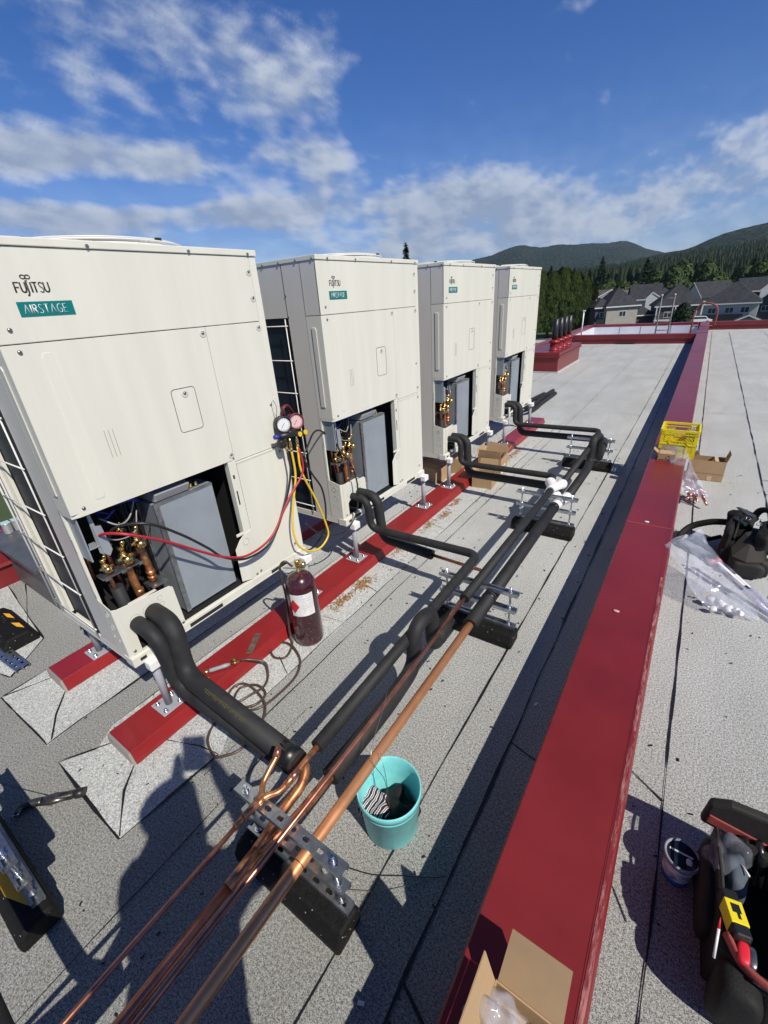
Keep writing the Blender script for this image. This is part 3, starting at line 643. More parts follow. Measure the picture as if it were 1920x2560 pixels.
    m = M(); strokes(m, 'AIRSTAGE', .108, 1.5005, .027, .0019, lambda p: (.0018, p[0], p[1]), .225); m.done('badge_lettering', WHITE, bd)
    return t
units = [make_unit()]
units[0]['label'] = 'nearest cream condensing unit, filling the left of the picture, hoses across its open bay'
for k, l in ((1, 'second cream condensing unit, just beyond the hanging gauge set, with a looped black hose'), (2, 'third cream condensing unit, standing behind the open cardboard boxes'), (3, 'farthest cream condensing unit, smallest in the row next to the red vent curb')):
    units.append(dup(units[0], (-1.9, .545+1.585*k, .39), l))
# legs
def make_leg():
    t = thing('support_post', 'x', 'post', (0, 0, .075), 'grey posts with base plates under the units')
    m = M(); m.lathe([(.0185, .006), (.0185, .300)], n=16); m.done('tube', POST, t)
    m = M(); m.box(-.062, .062, -.062, .062, 0.001, .006); bp = m.done('base_plate', POST, t, bevel=.004)
    m = M()
    for sx_ in (-1, 1):
        for s2 in (-1, 1): m.mark().lathe([(.013, .006), (.013, .0075), (.009, .008), (.009, .018), (.004, .024)], (sx_*.038, s2*.038, 0), 6)
    m.done('anchor_bolt', ZINC, bp, each=True)
    m = M(); m.box(-.012, .042, -.034, .034, .262, .316); m.done('cap', WHITE, t, bevel=.008)
    return t
leg = None
for k in range(4):
    y0 = .545+1.585*k; n_ = ('nearest', 'second', 'third', 'farthest')[k]
    for xx, rw in ((-1.89, 'front'), (-2.63, 'rear')):
        for yy, sd in ((y0+.075, 'near'), (y0+1.13, 'far')):
            lab = '%s post with white cap under the %s end of the %s unit' % (rw, sd, n_)
            if leg is None: leg = make_leg(); leg.location = (xx, yy, .075); leg['label'] = lab
            else: dup(leg, (xx, yy, .075), lab)

# ------------------------------------------------------------------ strut supports
def strut(mb, x0, x1, yc, zt, up=False, w=.041, h=.021, solid=False):
    """slotted channel along x, back plate at top (or open side up)"""
    y0, y1 = yc-w/2, yc+w/2; zb = zt-h; th = .0026
    zp0, zp1 = (zb, zb+th) if up else (zt-th, zt)
    mb.box(x0, x1, y0, y0+th, zb, zt); mb.box(x0, x1, y1-th, y1, zb, zt)
    if up: mb.box(x0, x1, y0+th, y0+.010, zt-th, zt); mb.box(x0, x1, y1-.010, y1-th, zt-th, zt)
    else: mb.box(x0, x1, y0+th, y0+.010, zb, zb+th); mb.box(x0, x1, y1-.010, y1-th, zb, zb+th)
    mb.box(x0, x1, y0+th, yc-.0075, zp0, zp1); mb.box(x0, x1, yc+.0075, y1-th, zp0, zp1)
    if solid: mb.box(x0, x1, yc-.0075, yc+.0075, zp0, zp1); return
    pitch_ = .058; n = int((x1-x0)/pitch_); o = (x1-x0-n*pitch_)/2
    xs = x0
    for k in range(n):
        c = x0+o+pitch_*(k+.5)
        mb.box(xs, c-.0145, yc-.0075, yc+.0075, zp0, zp1)
        for s in (-1, 1):
            for a, b in (((-.0145, s*.0075), (-.0085, s*.0075)), ((.0085, s*.0075), (.0145, s*.0075))):
                if a[0] < 0: tri = [(c-.0145, yc+s*.0075), (c-.0085, yc+s*.0075), (c-.0145, yc+s*.001)]
                else: tri = [(c+.0145, yc+s*.0075), (c+.0085, yc+s*.0075), (c+.0145, yc+s*.001)]
                if s < 0: tri = tri[::-1]
                mb.prism(tri, zp0, zp1)
        xs = c+.0145
    mb.box(xs, x1, yc-.0075, yc+.0075, zp0, zp1)
def block(t, x0, x1, yc, half=.095, cut=False, stripes=()):
    m = M()
    prof = [(yc-.092, 0.004), (yc-.092, .045), (yc-.066, .092), (yc+.022, .092), (yc+.030, .060), (yc+.030, .004)]
    m.prism(prof, x0, x1, ax=0); b = m.done('rubber_block', RUBBER, t, bevel=.012)
    if stripes:
        m = M()
        for q in stripes: m.prism(q, .0925, .0940)
        m.done('reflective_patch', YEL, b)
    return b
def support(label, yc, top_up, x0=-1.055, x1=-.568, stripes=(), name='pipe_support'):
    t = thing(name, label, 'pipe support', ((x0+x1)/2, yc, 0), 'rubber block supports with slotted steel channels')
    ox, oy = t.location.x, t.location.y
    a, b = x0-ox, x1-ox
    bl = block(t, a-.01, b+(.04 if stripes else .008), 0, stripes=stripes)
    m = M(); m.tube([(-.15+.012*math.cos(q), 0, 0) for q in (0, .1)], .001, 4)
    m = None
    for zt in (.115, .228, .342):
        mm = M(); strut(mm, a+(.0 if zt > .3 else .004), b-(.0 if zt > .3 else .006), -.0, zt, up=(top_up or zt < .2), solid=bool(stripes)); mm.done('channel', GALV, t)
    for xr in (a+.045, b-.045):
        mm = M(); mm.lathe([(.0055, .10), (.0055, .372)], (xr, 0, 0), 10)
        for k in range(30): mm.lathe([(.0056, .0), (.0066, .0014), (.0056, .0028)], (xr, 0, .12+k*.0034*2.4), 8, caps=False)
        rd = mm.done('threaded_rod', ZINC, t)
        mm = M()
        for z in (.116, .229, .343): mm.mark().lathe([(.014, 0), (.014, .002)], (xr, 0, z), 12); mm.lathe([(.0095, .002), (.0095, .010)], (xr, 0, z), 6)
        for z in (.200, .313): mm.mark().lathe([(.016, 0), (.016, .003), (.0095, .003), (.0095, -.007)], (xr, 0, z), 6)
        mm.done('nut', ZINC, rd, each=True)
    # embossed maker's word on the sloping front face
    cu = bpy.data.curves.new('txt', 'FONT'); cu.body = 'C-PORT'; cu.size = .042; cu.extrude = .0012; cu.align_x = 'CENTER'
    to = bpy.data.objects.new('tmp', cu); COL.objects.link(to); dg = bpy.context.evaluated_depsgraph_get(); me = bpy.data.meshes.new_from_object(to.evaluated_get(dg)); COL.objects.unlink(to)
    o = bpy.data.objects.new('embossed_word', me); me.materials.clear(); me.materials.append(RUBBER); COL.objects.link(o); o.parent = bl
    o.location = (.12, -.0800, .055); o.rotation_euler = (R(57.4), 0, 0)
    return t
support('nearest pipe support, slotted channels under the bare copper pipes', .455, False)
support('second pipe support, where the copper pipes slide into black insulation', 2.0, True)
support('third pipe support, just in front of the white wrapped joints', 3.41, True)
support('farthest pipe support, under the raised black loop', 5.115, True)
support('pipe support cut by the left edge of the picture, orange patch on its block', -.102, True, -2.0, -1.475, stripes=[[(-.10, -.060), (.13, -.060), (.22, -.028), (.235, -.022), (-.10, -.022)]])
# clamps on big pipe
# ------------------------------------------------------------------ refrigerant pipes
def pipe(label, segs, cat='pipe', group='refrigerant pipes on the supports', name='insulated_pipe'):
    t = thing(name, label, cat, tuple(segs[0][2][0]), group); off = Vector(segs[0][2][0])
    for nm, mt, pts, r, *fl in segs:
        m = M(); f = fl[0] if fl else .05
        pts = fillet(pts, f, 6) if f else pts
        m.tube([Vector(p)-off for p in pts], r, 20 if r > .02 else 14)
        m.done(nm, mt, t)
    return t
def collar(t, p, d, r, ln=.012, mt=None, nm='joint_band'):
    off = t.location; p = Vector(p)-off; d = Vector(d).normalized()*ln; m = M(); m.tube([p-d, p+d], r, 20); return m.done(nm, mt or TAPE, t)
# B: big gas main
B = pipe('big bright copper pipe running straight down the middle, thick black sleeve at its far half', [('foam_sleeve', FOAM, [(-.725, 1.70, .278), (-.725, 3.36, .278)], .0395), ('copper_tube', COPPER, [(-.725, -.75, .278), (-.725, 1.74, .278)], .0205)])
collar(B, (-.725, 1.96, .278), (0, 1, 0), .042, .010); collar(B, (-.725, 3.30, .278), (0, 1, 0), .042, .010); collar(B, (-.725, .41, .278), (0, 1, 0), .0212, .0012, DARK, 'cut_mark')
collar(B, (-.725, 1.702, .278), (0, 1, 0), .034, .0025, FOAMD, 'foam_end')
# A: upper liquid main
A = pipe('thin pinkish copper pipe that disappears up into the left long black sleeve', [('foam_sleeve', FOAM, [(-.795, 1.78, .372), (-.790, 3.46, .372)], .0275), ('copper_tube', COPPERD, [(-.785, -.75, .362), (-.785, .9, .362), (-.795, 1.80, .372)], .0095)])
collar(A, (-.795, 1.782, .372), (0, 1, 0), .0235, .0025, FOAMD, 'foam_end')
# white taped joints
m = M(); m.tube(smooth_path([(-.790, 3.42, .372), (-.790, 3.49, .373), (-.765, 3.54, .373), (-.742, 3.60, .373)], 6), .0365, 18)
m.tube(smooth_path([(-.790, 3.42, .372), (-.790, 3.49, .373), (-.815, 3.54, .373), (-.836, 3.60, .373)], 6), .0365, 18); m.blob((-.742, 3.60, .373), .042, .045, .040, .9); m.blob((-.836, 3.60, .373), .042, .045, .040, .9)
m.done('wrapped_joint', WHITE, label='white foam wrapped Y joint on the upper pipes', cat='pipe joint', group='white wrapped pipe joints')
m = M(); m.tube(smooth_path([(-.725, 3.34, .278), (-.72, 3.42, .279), (-.745, 3.50, .28), (-.768, 3.56, .282)], 6), .040, 18)
m.tube(smooth_path([(-.725, 3.34, .278), (-.715, 3.42, .279), (-.695, 3.50, .28), (-.680, 3.57, .282)], 6), .040, 18); m.blob((-.768, 3.50, .283), .045, .05, .043, .9); m.blob((-.678, 3.53, .283), .045, .05, .043, .9)
m.done('wrapped_joint', WHITE, label='white wrapped Y joint lower down beneath the steel channel', cat='pipe joint', group='white wrapped pipe joints')
# C / D: unit 2
pipe('black insulated pipe from the second unit that ends in a copper Y branch', [('foam_sleeve', FOAM, [(-1.935, 2.235, .585), (-1.765, 2.235, .585), (-1.755, 2.245, .350), (-.912, 2.235, .368), (-.905, 1.5, .368), (-.895, .70, .368)], .0275, .075),
  ('copper_tube', COPPERB, [(-.895, .72, .368), (-.893, .60, .366), (-.893, .53, .364)], .0115)])
pipe('thick black pipe from the second unit rising in the nearest hump', [('foam_sleeve', FOAM, [(-1.935, 2.315, .585), (-1.735, 2.315, .585), (-1.70, 2.315, .245), (-1.27, 2.29, .235)], .036, .085),
  ('copper_tube', COPPERD, [(-1.30, 2.29, .235), (-.875, 2.27, .235), (-.868, 1.70, .235)], .0115, .04),
  ('foam_sleeve', FOAM, [(-.868, 1.745, .232), (-.868, 1.555, .165), (-.868, 1.545, .435), (-.872, 1.375, .435), (-.872, 1.365, .200), (-.855, 1.1, .205), (-.852, .70, .225)], .0375, .085),
  ('copper_tube', COPPERB, [(-.852, .73, .225), (-.852, .55, .236)], .0175)])
# H: unit 3
pipe('upper black pipe from the third unit into the white joint', [('foam_sleeve', FOAM, [(-1.935, 3.80, .585), (-1.765, 3.80, .585), (-1.755, 3.78, .355), (-.850, 3.76, .368), (-.837, 3.62, .372)], .0275, .07)])
pipe('lower thick black pipe from the third unit passing over the cardboard box', [('foam_sleeve', FOAM, [(-1.935, 3.88, .585), (-1.735, 3.88, .585), (-1.70, 3.84, .235), (-.80, 3.80, .255), (-.768, 3.56, .28)], .038, .085)])
# long run beyond the white joints
pipe('upper black pipe from the farthest unit running forward to the white joint', [('foam_sleeve', FOAM, [(-1.935, 5.375, .585), (-1.765, 5.375, .585), (-1.755, 5.36, .355), (-.775, 5.345, .372), (-.742, 5.0, .372), (-.742, 3.60, .372)], .0275, .07)])
pipe('thick black pipe from the farthest unit rising in the far hump', [('foam_sleeve', FOAM, [(-1.935, 5.455, .585), (-1.735, 5.455, .585), (-1.70, 5.42, .235), (-.70, 5.40, .255), (-.672, 5.05, .255), (-.672, 4.86, .185), (-.680, 4.84, .475), (-.712, 4.64, .475), (-.712, 4.63, .225), (-.690, 4.4, .24), (-.680, 3.54, .28)], .038, .085)])
# E: unit 1 pair
pipe('fat black insulated pipe elbowing out of the nearest unit', [('foam_sleeve', FOAM, [(-1.925, .705, .600), (-1.735, .700, .600), (-1.690, .665, .345), (-.945, .640, .312)], .0435, .085)])
pipe('second black pipe of the nearest unit, tucked under the fat one', [('foam_sleeve', FOAM, [(-1.925, .622, .590), (-1.755, .625, .585), (-1.725, .640, .262), (-.985, .648, .245)], .036, .085), ('black_tape_end', TAPE, [(-1.035, .643, .314), (-.958, .641, .311)], .0455, 0)])
# copper Y branch (upper)
yb = thing('copper_branch', 'copper Y branch with a curled U leg lying over the nearest support', 'pipe branch', (-.93, .45, .364), 'copper branch joints')
o_ = Vector(yb.location)
m = M(); P = smooth_path([(-.893, .56, .364), (-.896, .51, .364), (-.918, .478, .364), (-.930, .450, .364)], 8); m.tube([p-o_ for p in P], .0105, 12)
P = smooth_path([(-.985, .602, .415), (-.975, .575, .40), (-.972, .540, .385), (-.965, .50, .368), (-.945, .472, .364), (-.930, .450, .364)], 8); m.tube([p-o_ for p in P], .0105, 12); m.blob(Vector((-.931, .455, .364))-o_, .017, .024, .012, .9)
m.done('fork', COPPERB, yb)
m = M(); m.tube([Vector(p)-o_ for p in [(-.930, .45, .364), (-.934, .385, .364)]], .013, 12); m.tube([Vector(p)-o_ for p in [(-.934, .39, .364), (-.934, .35, .364)]], .0105, 12); m.done('reducer', COPPERB, yb)
m = M(); m.tube([Vector(p)-o_ for p in [(-.934, .37, .362), (-.932, -.75, .362)]], .0075, 12); m.done('straight_tube', COPPERD, yb)
m = M(); m.tube([Vector(p)-o_ for p in [(-.986, .604, .416), (-.975, .575, .400)]], .013, 12); m.tube([Vector(p)-o_ for p in [(-.893, .60, .366), (-.893, .56, .364)]], .0125, 12); m.done('solder_collar', COPPERD, yb, each=True)
# lower branch
lb = thing('copper_branch', 'thick heat marked copper branch under the slotted channels', 'pipe branch', (-.89, .35, .24), 'copper branch joints')
o_ = Vector(lb.location)
m = M(); P = smooth_path([(-.965, .655, .290), (-.925, .650, .280), (-.905, .60, .262), (-.905, .52, .250), (-.893, .44, .250), (-.882, .36, .252)], 6); m.tube([p-o_ for p in P], .0195, 14)
P = smooth_path([(-.852, .60, .232), (-.853, .52, .240), (-.862, .43, .250), (-.878, .36, .252)], 6); m.tube([p-o_ for p in P], .0165, 14); m.done('fork', COPPERB, lb)
m = M(); m.tube([Vector(p)-o_ for p in [(-.88, .37, .252), (-.875, .25, .258)]], .0215, 14); m.done('collar', COPPERB, lb)
m = M(); m.tube([Vector(p)-o_ for p in [(-.875, .27, .258), (-.862, -.75, .272)]], .0175, 14); m.done('straight_tube', COPPERD, lb)
# L-shaped pair left of the frame, seen by its shadow over the left support
pipe('slim black pipe bending over the left hand support, seen by its shadow', [('foam_sleeve', FOAM, [(-3.4, -.235, .42), (-.87, -.235, .42), (-.70, -.235, .53), (-.70, -.12, .60)], .026, .05)])
pipe('thick black pipe beside it on the left hand support', [('foam_sleeve', FOAM, [(-3.4, -.45, .40), (-.85, -.45, .40), (-.80, -.15, .40)], .036, .06)])
# hoses lying beyond the farthest unit
for i, (q, l) in enumerate((([(-2.2, 6.95, .30), (-2.14, 7.35, .06), (-2.15, 8.1, .05), (-2.15, 8.85, .05)], 'right hand black pipe lying loose beyond the farthest unit'), ([(-2.3, 6.9, .33), (-2.24, 7.5, .06), (-2.27, 8.4, .05), (-2.256, 9.1, .05)], 'middle and longest black pipe lying loose beyond the farthest unit'), ([(-2.45, 6.9, .30), (-2.40, 7.5, .07), (-2.38, 8.2, .05), (-2.33, 8.75, .05)], 'left and shortest black pipe lying loose beyond the farthest unit'))):
    m = M(); m.tube(smooth_path(q, 8), .036, 14); m.done('loose_pipe', FOAM, label=l, cat='pipe', group='loose insulated pipes')

# faint yellow print on the near insulated pipe
m = M().use(mat('faded_yellow_print', (.10, .085, .03), .7)); rnd = random.Random(14); pr = None
x = -1.50
while x < -1.22:
    l = rnd.uniform(.005, .011); t_ = (x+1.69)/.745; yc_ = .665-.025*t_; zc_ = .345-.033*t_
    for q in range(rnd.choice((2, 3))):
        a0 = R(rnd.uniform(118, 132)-90); th = R(28)+q*.12; c0 = (math.sin(th), math.cos(th))
        yy = yc_-.0437*math.sin(R(18)+q*.13); zz2 = zc_+.0437*math.cos(R(18)+q*.13); m.box(x, x+l, yy-.0016, yy+.0016, zz2-.0008, zz2+.0010)
    x += l+rnd.uniform(.002, .006)
m.done('printed_mark', None, parent=[o for o in bpy.data.objects if o.get('label', '').startswith('fat black insulated pipe')][0]).location = (1.925, -.705, -.600)
# ------------------------------------------------------------------ gauges, hoses, cylinder
gs = thing('gauge_manifold', 'black and maroon round pressure gauges hanging at the corner of the nearest unit', 'gauge set', (-1.86, 1.70, 1.2))
o_ = Vector(gs.location)
T0 = rot('Z', -28) @ rot('Y', 90) @ rot('Z', 90)   # dials face +x turned toward the camera
def gauge(c, mt, dial, r=.048):
    m = M().use(mt); c = Vector(c)
    Tm = rot('Z', -22) @ rot('Y', 84)
    m.lathe([(r*.82, -.045), (r*.97, -.04), (r, -.03), (r, .008), (r*.93, .014), (r*.82, .012), (r*.80, .006)], c, 28, T=Tm); gg = m.done('gauge', None, gs)
    m = M(); m.lathe([(r*.80, .006), (r*.79, .0066)], c, 28, T=Tm); d = m.done('dial', dial, gg)
    m = M()
    for k in range(15):
        a = R(-40+k*20); u = Vector((math.cos(a), math.sin(a), 0)); m.tube([Tm @ (u*r*.60+Vector((0, 0, .0072)))+c, Tm @ (u*r*.70+Vector((0, 0, .0072)))+c], .0009, 4)
    m.tube([Tm @ (Vector((math.cos(a*.3), math.sin(a*.3), 0))*r*.74+Vector((0, 0, .0072)))+c for a in range(-2, 17)], .0006, 4)
    m.tube([Tm @ Vector((-.008, .006, .0078))+c, Tm @ Vector((.018, -.016, .0078))+c], .0012, 4); m.done('needle_and_scale', INK, d)
gauge((.01, -.048, .068), HB, GLASS); gauge((.01, .050, .062), MAROON, mat('pink_dial', (.70, .45, .46), .25))
m = M().use(HB); m.tube([(.02, -.10, .012), (.02, -.02, .004), (.02, .02, .0), (.02, .095, -.022)], [.016, .017, .017, .015], 12); m.blob((.02, -.01, .01), .022, .03, .022, .6)
m.blob((.02, -.09, -.03), .02, .025, .025, .5); m.done('manifold_body', None, gs)
m = M(); m.tube([(.02, -.135, .018), (.02, -.10, .012)], .013, 10); m.done('knob', BLU, gs)
m = M()
for y in (.04, .085): m.lathe([(.013, 0), (.015, .004), (.015, .010)], (.033, y, -.008), 8, T=rot('Y', 90))
m.done('sight_glass', HY, gs, each=True)
m = M()
for y, z in ((-.062, -.05), (-.028, -.065), (.026, -.06)): m.lathe([(.0075, -.03), (.0095, -.028), (.0095, -.012), (.007, -.010), (.009, .0), (.009, .018), (.006, .03), (.006, .05)], (.02, y, z), 8)
m.done('fitting', BRASS, gs, each=True)
m = M(); m.tube(fillet([(-.01, -.01, .09), (-.01, -.02, .15), (-.01, .02, .165), (-.01, .06, .10)], .02), .007, 8, flat=2.0); m.done('hook_guard', MAROON, gs)
m = M(); m.tube(smooth_path([(-.02, -.06, .10), (-.015, -.04, .18), (-.02, -.055, .22), (-.025, -.07, .19), (-.02, -.065, .12)], 6), .002, 5); m.done('hanging_wire', WIRE, gs)
def hose(name, label, pts, r, mt, n=8, group='charging hoses', fl=True):
    m = M(); m.tube(smooth_path(pts, n), r, 10); return m.done(name, mt, label=label, cat='hose', group=group)
hose('charging_hose', 'red hose sagging across the open bay of the nearest unit', [(-1.98, .62, 1.02), (-1.90, .635, 1.055), (-1.83, .70, 1.035), (-1.82, .832, .936), (-1.82, .965, .816), (-1.82, 1.08, .721), (-1.82, 1.22, .655), (-1.82, 1.402, .684), (-1.82, 1.565, .844), (-1.82, 1.715, .969), (-1.83, 1.722, 1.11)], .0065, HR)
hose('charging_hose', 'black hose sagging beside the red one over the grey electrical box', [(-1.99, .66, .96), (-1.93, .68, 1.05), (-1.84, .778, 1.05), (-1.83, .90, .941), (-1.83, 1.014, .806), (-1.83, 1.085, .713), (-1.83, 1.223, .632), (-1.83, 1.404, .654), (-1.83, 1.559, .845), (-1.83, 1.63, 1.0), (-1.84, 1.640, 1.12)], .0065, HB)
hose('charging_hose', 'yellow hose hanging in one long loop under the gauges', [(-1.84, 1.722, 1.12), (-1.83, 1.715, .967), (-1.83, 1.80, .746), (-1.83, 1.859, .546), (-1.83, 1.862, .453), (-1.83, 1.772, .407), (-1.83, 1.66, .445), (-1.83, 1.585, .54), (-1.84, 1.585, .68), (-1.84, 1.63, .829), (-1.84, 1.672, .96), (-1.84, 1.672, 1.11)], .0065, HY)
hose('charging_hose', 'black hose draping from the gauges down past the corner of the second unit', [(-1.86, 1.73, 1.13), (-1.84, 1.80, .935), (-1.83, 1.869, .788), (-1.84, 1.88, .60), (-1.88, 1.86, .45), (-1.95, 1.80, .35), (-2.02, 1.72, .36)], .006, HB)
hose('charging_hose', 'black hose looping from the valves of the second unit down over its knockout box', [(-1.85, 1.70, .62), (-1.84, 1.80, .50), (-1.83, 1.95, .42), (-1.83, 2.10, .42), (-1.83, 2.20, .52), (-1.83, 2.225, .70), (-1.85, 2.20, .85), (-1.90, 2.165, .95), (-1.97, 2.20, 1.0)], .0055, HB)
hose('charging_hose', 'pair of thin black hoses arching into the side of the second unit', [(-1.90, 1.78, 1.0), (-1.90, 1.86, 1.07), (-1.95, 1.98, 1.12), (-2.0, 2.10, 1.10), (-2.0, 2.20, 1.02)], .006, HB)
# cylinder
cy = thing('gas_cylinder', 'dark plum gas cylinder with a white label standing on the roof by the front curb', 'gas cylinder', (-1.655, 1.405, 0.004))
m = M(); m.lathe([(.072, 0), (.084, .006), (.088, .02), (.088, .395), (.084, .425), (.070, .455), (.048, .475), (.022, .485), (.018, .486)], n=40); m.done('body', PINK, cy)
m = M(); m.lathe([(.017, .484), (.017, .50), (.012, .504), (.011, .545), (.014, .55), (.014, .562), (.006, .566)], n=10); m.lathe([(.010, -.025), (.016, -.022), (.016, .002), (.019, .004), (.019, .03), (.008, .036)], (.012, .01, .535), 8, T=rot('Z', 20) @ rot('Y', 90)); m.done('valve', BRASS, cy)
m = M()
for a0 in range(12):
    a, b = R(-92+a0*7.5), R(-92+(a0+1)*7.5)
    m.face([(.0892*math.cos(a), .0892*math.sin(a), .235), (.0892*math.cos(b), .0892*math.sin(b), .235), (.0892*math.cos(b), .0892*math.sin(b), .385), (.0892*math.cos(a), .0892*math.sin(a), .385)])
lbl = m.done('paper_label', LABEL, cy)
def onc(u, v, r_=.0897):  # u degrees, v height
    return (r_*math.cos(R(u)), r_*math.sin(R(u)), v)
m = M()
for s in range(6):
    u0, u1 = -92+s*5.5, -92+(s+1)*5.5
    def hw(u): return max(0, .05*(1-abs((u+80)/22)))
    m.face([onc(u0, .305-hw(u0)), onc(u1, .305-hw(u1)+.00001), onc(u1, .305+hw(u1)+.0001), onc(u0, .305+hw(u0)+.0001)])
m.done('red_diamond', REDL, lbl)
m = M(); rnd = random.Random(4)
for k in range(8):
    v = .37-k*.016
    u = -48
    while u < -8:
        du = rnd.uniform(2, 6)
        if rnd.random() < .75: m.face([onc(u, v), onc(u+du, v), onc(u+du, v+.0035), onc(u, v+.0035)])
        u += du+rnd.uniform(1, 3)
m.done('faded_print', mat('faded_print', (.45, .45, .46), .7), lbl)
m = M(); rnd = random.Random(9)
for k in range(26):
    u = rnd.uniform(-100, 10); v = rnd.uniform(.03, .22); l = rnd.uniform(-.02, .02); m.tube([onc(u, v, .0883), onc(u+rnd.uniform(1, 6), v+l, .0883)], .0006, 4)
m.done('scratch', mat('scratch', (.35, .30, .29), .6), cy)
hose('torch_hose', 'brown torch hose coiled loosely on the roof between cylinder and torch', [(-1.69, 1.40, .52), (-1.72, 1.37, .56), (-1.745, 1.35, .50), (-1.75, 1.36, .30), (-1.74, 1.33, .10), (-1.70, 1.30, .02), (-1.656, 1.206, .014), (-1.706, 1.166, .014), (-1.769, 1.19, .014), (-1.79, 1.256, .014), (-1.735, 1.287, .016), (-1.649, 1.271, .022), (-1.561, 1.222, .012), (-1.499, 1.119, .012), (-1.494, .968, .012), (-1.511, .878, .014), (-1.56, .82, .014), (-1.619, .75, .014),
   (-1.642, .702, .012), (-1.593, .619, .012), (-1.495, .582, .012), (-1.451, .603, .012), (-1.407, .68, .012), (-1.431, .808, .012), (-1.487, .893, .022), (-1.592, .934, .014), (-1.707, .942, .012), (-1.745, .889, .012), (-1.70, .81, .014), (-1.62, .80, .022), (-1.54, .87, .024), (-1.55, .95, .02), (-1.64, .965, .02), (-1.70, .90, .02), (-1.64, .82, .028), (-1.60, .914, .03), (-1.596, .985, .02), (-1.639, 1.048, .02), (-1.70, 1.085, .05), (-1.76, 1.03, .088), (-1.79, 1.0, .094)], .0065, HBR, 7, 'torch gear')
tt = thing('brazing_torch', 'brazing torch with grey grip and brass tip lying on the front curb', 'torch', (-1.85, .91, .09))
o_ = Vector(tt.location); a = Vector((-1.895, .835, .092))-o_; b = Vector((-1.79, .995, .092))-o_
m = M(); m.tube([a.lerp(b, k) for k in (.14, .2, .45, .60, .72)], [.010, .012, .0115, .013, .007], 10); m.done('grip', mat('grey_grip', (.28, .30, .33), .4), tt)
m = M(); m.tube([a, a.lerp(b, .03), a.lerp(b, .15)], [.009, .012, .010], 10); m.tube([a.lerp(b, .72), a.lerp(b, .98)], .006, 8); m.lathe([(.012, -.008), (.012, .008)], a.lerp(b, .85), 8); m.lathe([(.006, 0), (.006, .02), (.012, .022), (.012, .03)], a.lerp(b, .85), 8); m.done('brass_fitting', BRASS, tt)
m = M(); m.box(-.018, .018, -.085, .085, 0, .003, Matrix.Rotation(R(30), 4, 'Z')); m.done('metal_strip', mat('rusty_steel', (.16, .12, .10), .6, metal=.4, var=.4, vscale=30), label='short rusty metal strip lying on the front curb', cat='metal strip', loc=(-1.848, 1.14, .0768))

# ------------------------------------------------------------------ bucket
bk = thing('bucket', 'turquoise plastic bucket with rags in it beside the big copper pipe', 'bucket', (-.642, .790, .004))
m = M(); m.lathe([(.100, 0), (.104, .004), (.115, .168), (.1175, .170), (.1185, .178), (.1165, .181), (.1165, .187), (.122, .189), (.122, .216), (.119, .220), (.116, .216), (.1125, .180), (.098, .008)], n=56, caps=False); m.lathe([(.101, .004), (.100, .006)], n=56); m.done('shell', TEAL, bk)
def crumple(name, label, c, r, mt, seed, group=None, sq=.6):
    m = M(); m.use(mt).blob((0, 0, 0), r, r*.9, r*sq, .8, .75, n=16, seed=seed, freq=22)
    return m
for nm, lab, c, r, mt, sd in (('rag', 'striped white and maroon rag in the bucket', (-.695, .765, .085), .055, None, 3), ('rag', 'black rag lying deepest in the bucket', (-.625, .80, .07), .075, NYL, 5), ('rag', 'grey cloth crumpled at the front of the bucket', (-.645, .735, .075), .042, mat('grey_cloth', (.30, .33, .38), .9, var=.4, vscale=20), 8)):
    if mt is None:
        mt = bpy.data.materials.new('striped_cloth'); mt.use_nodes = True; nt = mt.node_tree; p = nt.nodes['Principled BSDF']; p.inputs['Roughness'].default_value = .9
        w_ = nt.nodes.new('ShaderNodeTexWave'); w_.inputs['Scale'].default_value = 16; w_.inputs['Distortion'].default_value = 5; t_ = nt.nodes.new('ShaderNodeTexCoord'); nt.links.new(t_.outputs['Object'], w_.inputs[0])
        cr = nt.nodes.new('ShaderNodeValToRGB'); cr.color_ramp.interpolation = 'CONSTANT'; e0 = cr.color_ramp.elements; e0[0].color = (.02, .02, .03, 1); e0[1].position = .45; e0[1].color = (.7, .7, .72, 1); x = e0.new(.88); x.color = (.2, .02, .03, 1)
        nt.links.new(w_.outputs[0], cr.inputs[0]); nt.links.new(cr.outputs[0], p.inputs['Base Color'])
    m = crumple(nm, lab, c, r, mt, sd); m.done(nm, None, label=lab, cat='rag', loc=c, group='rags in the bucket')
hose('thin_wire', 'thin steel wire rising out of the bucket over the copper pipe', [(-.66, .79, .06), (-.665, .80, .22), (-.72, .80, .33), (-.77, .96, .38), (-.80, 1.04, .40)], .0012, STEEL, 6, 'thin wires')
hose('thin_wire', 'second thin wire standing in the bucket', [(-.64, .78, .06), (-.655, .795, .25), (-.70, .83, .32)], .0012, STEEL, 6, 'thin wires')
hose('thin_wire', 'long thin dark wire lying on the roof from the nearest support toward the parapet', [(-.70, .56, .02), (-.60, .60, .01), (-.50, .66, .008), (-.43, .70, .006), (-.38, .735, .006)], .0012, HB, 8, 'thin wires')
hose('thin_wire', 'long pale wire lying on the roof just nearer than the dark one', [(-.66, .50, .02), (-.56, .57, .008), (-.48, .64, .006), (-.41, .72, .006)], .0010, STEEL, 8, 'thin wires')

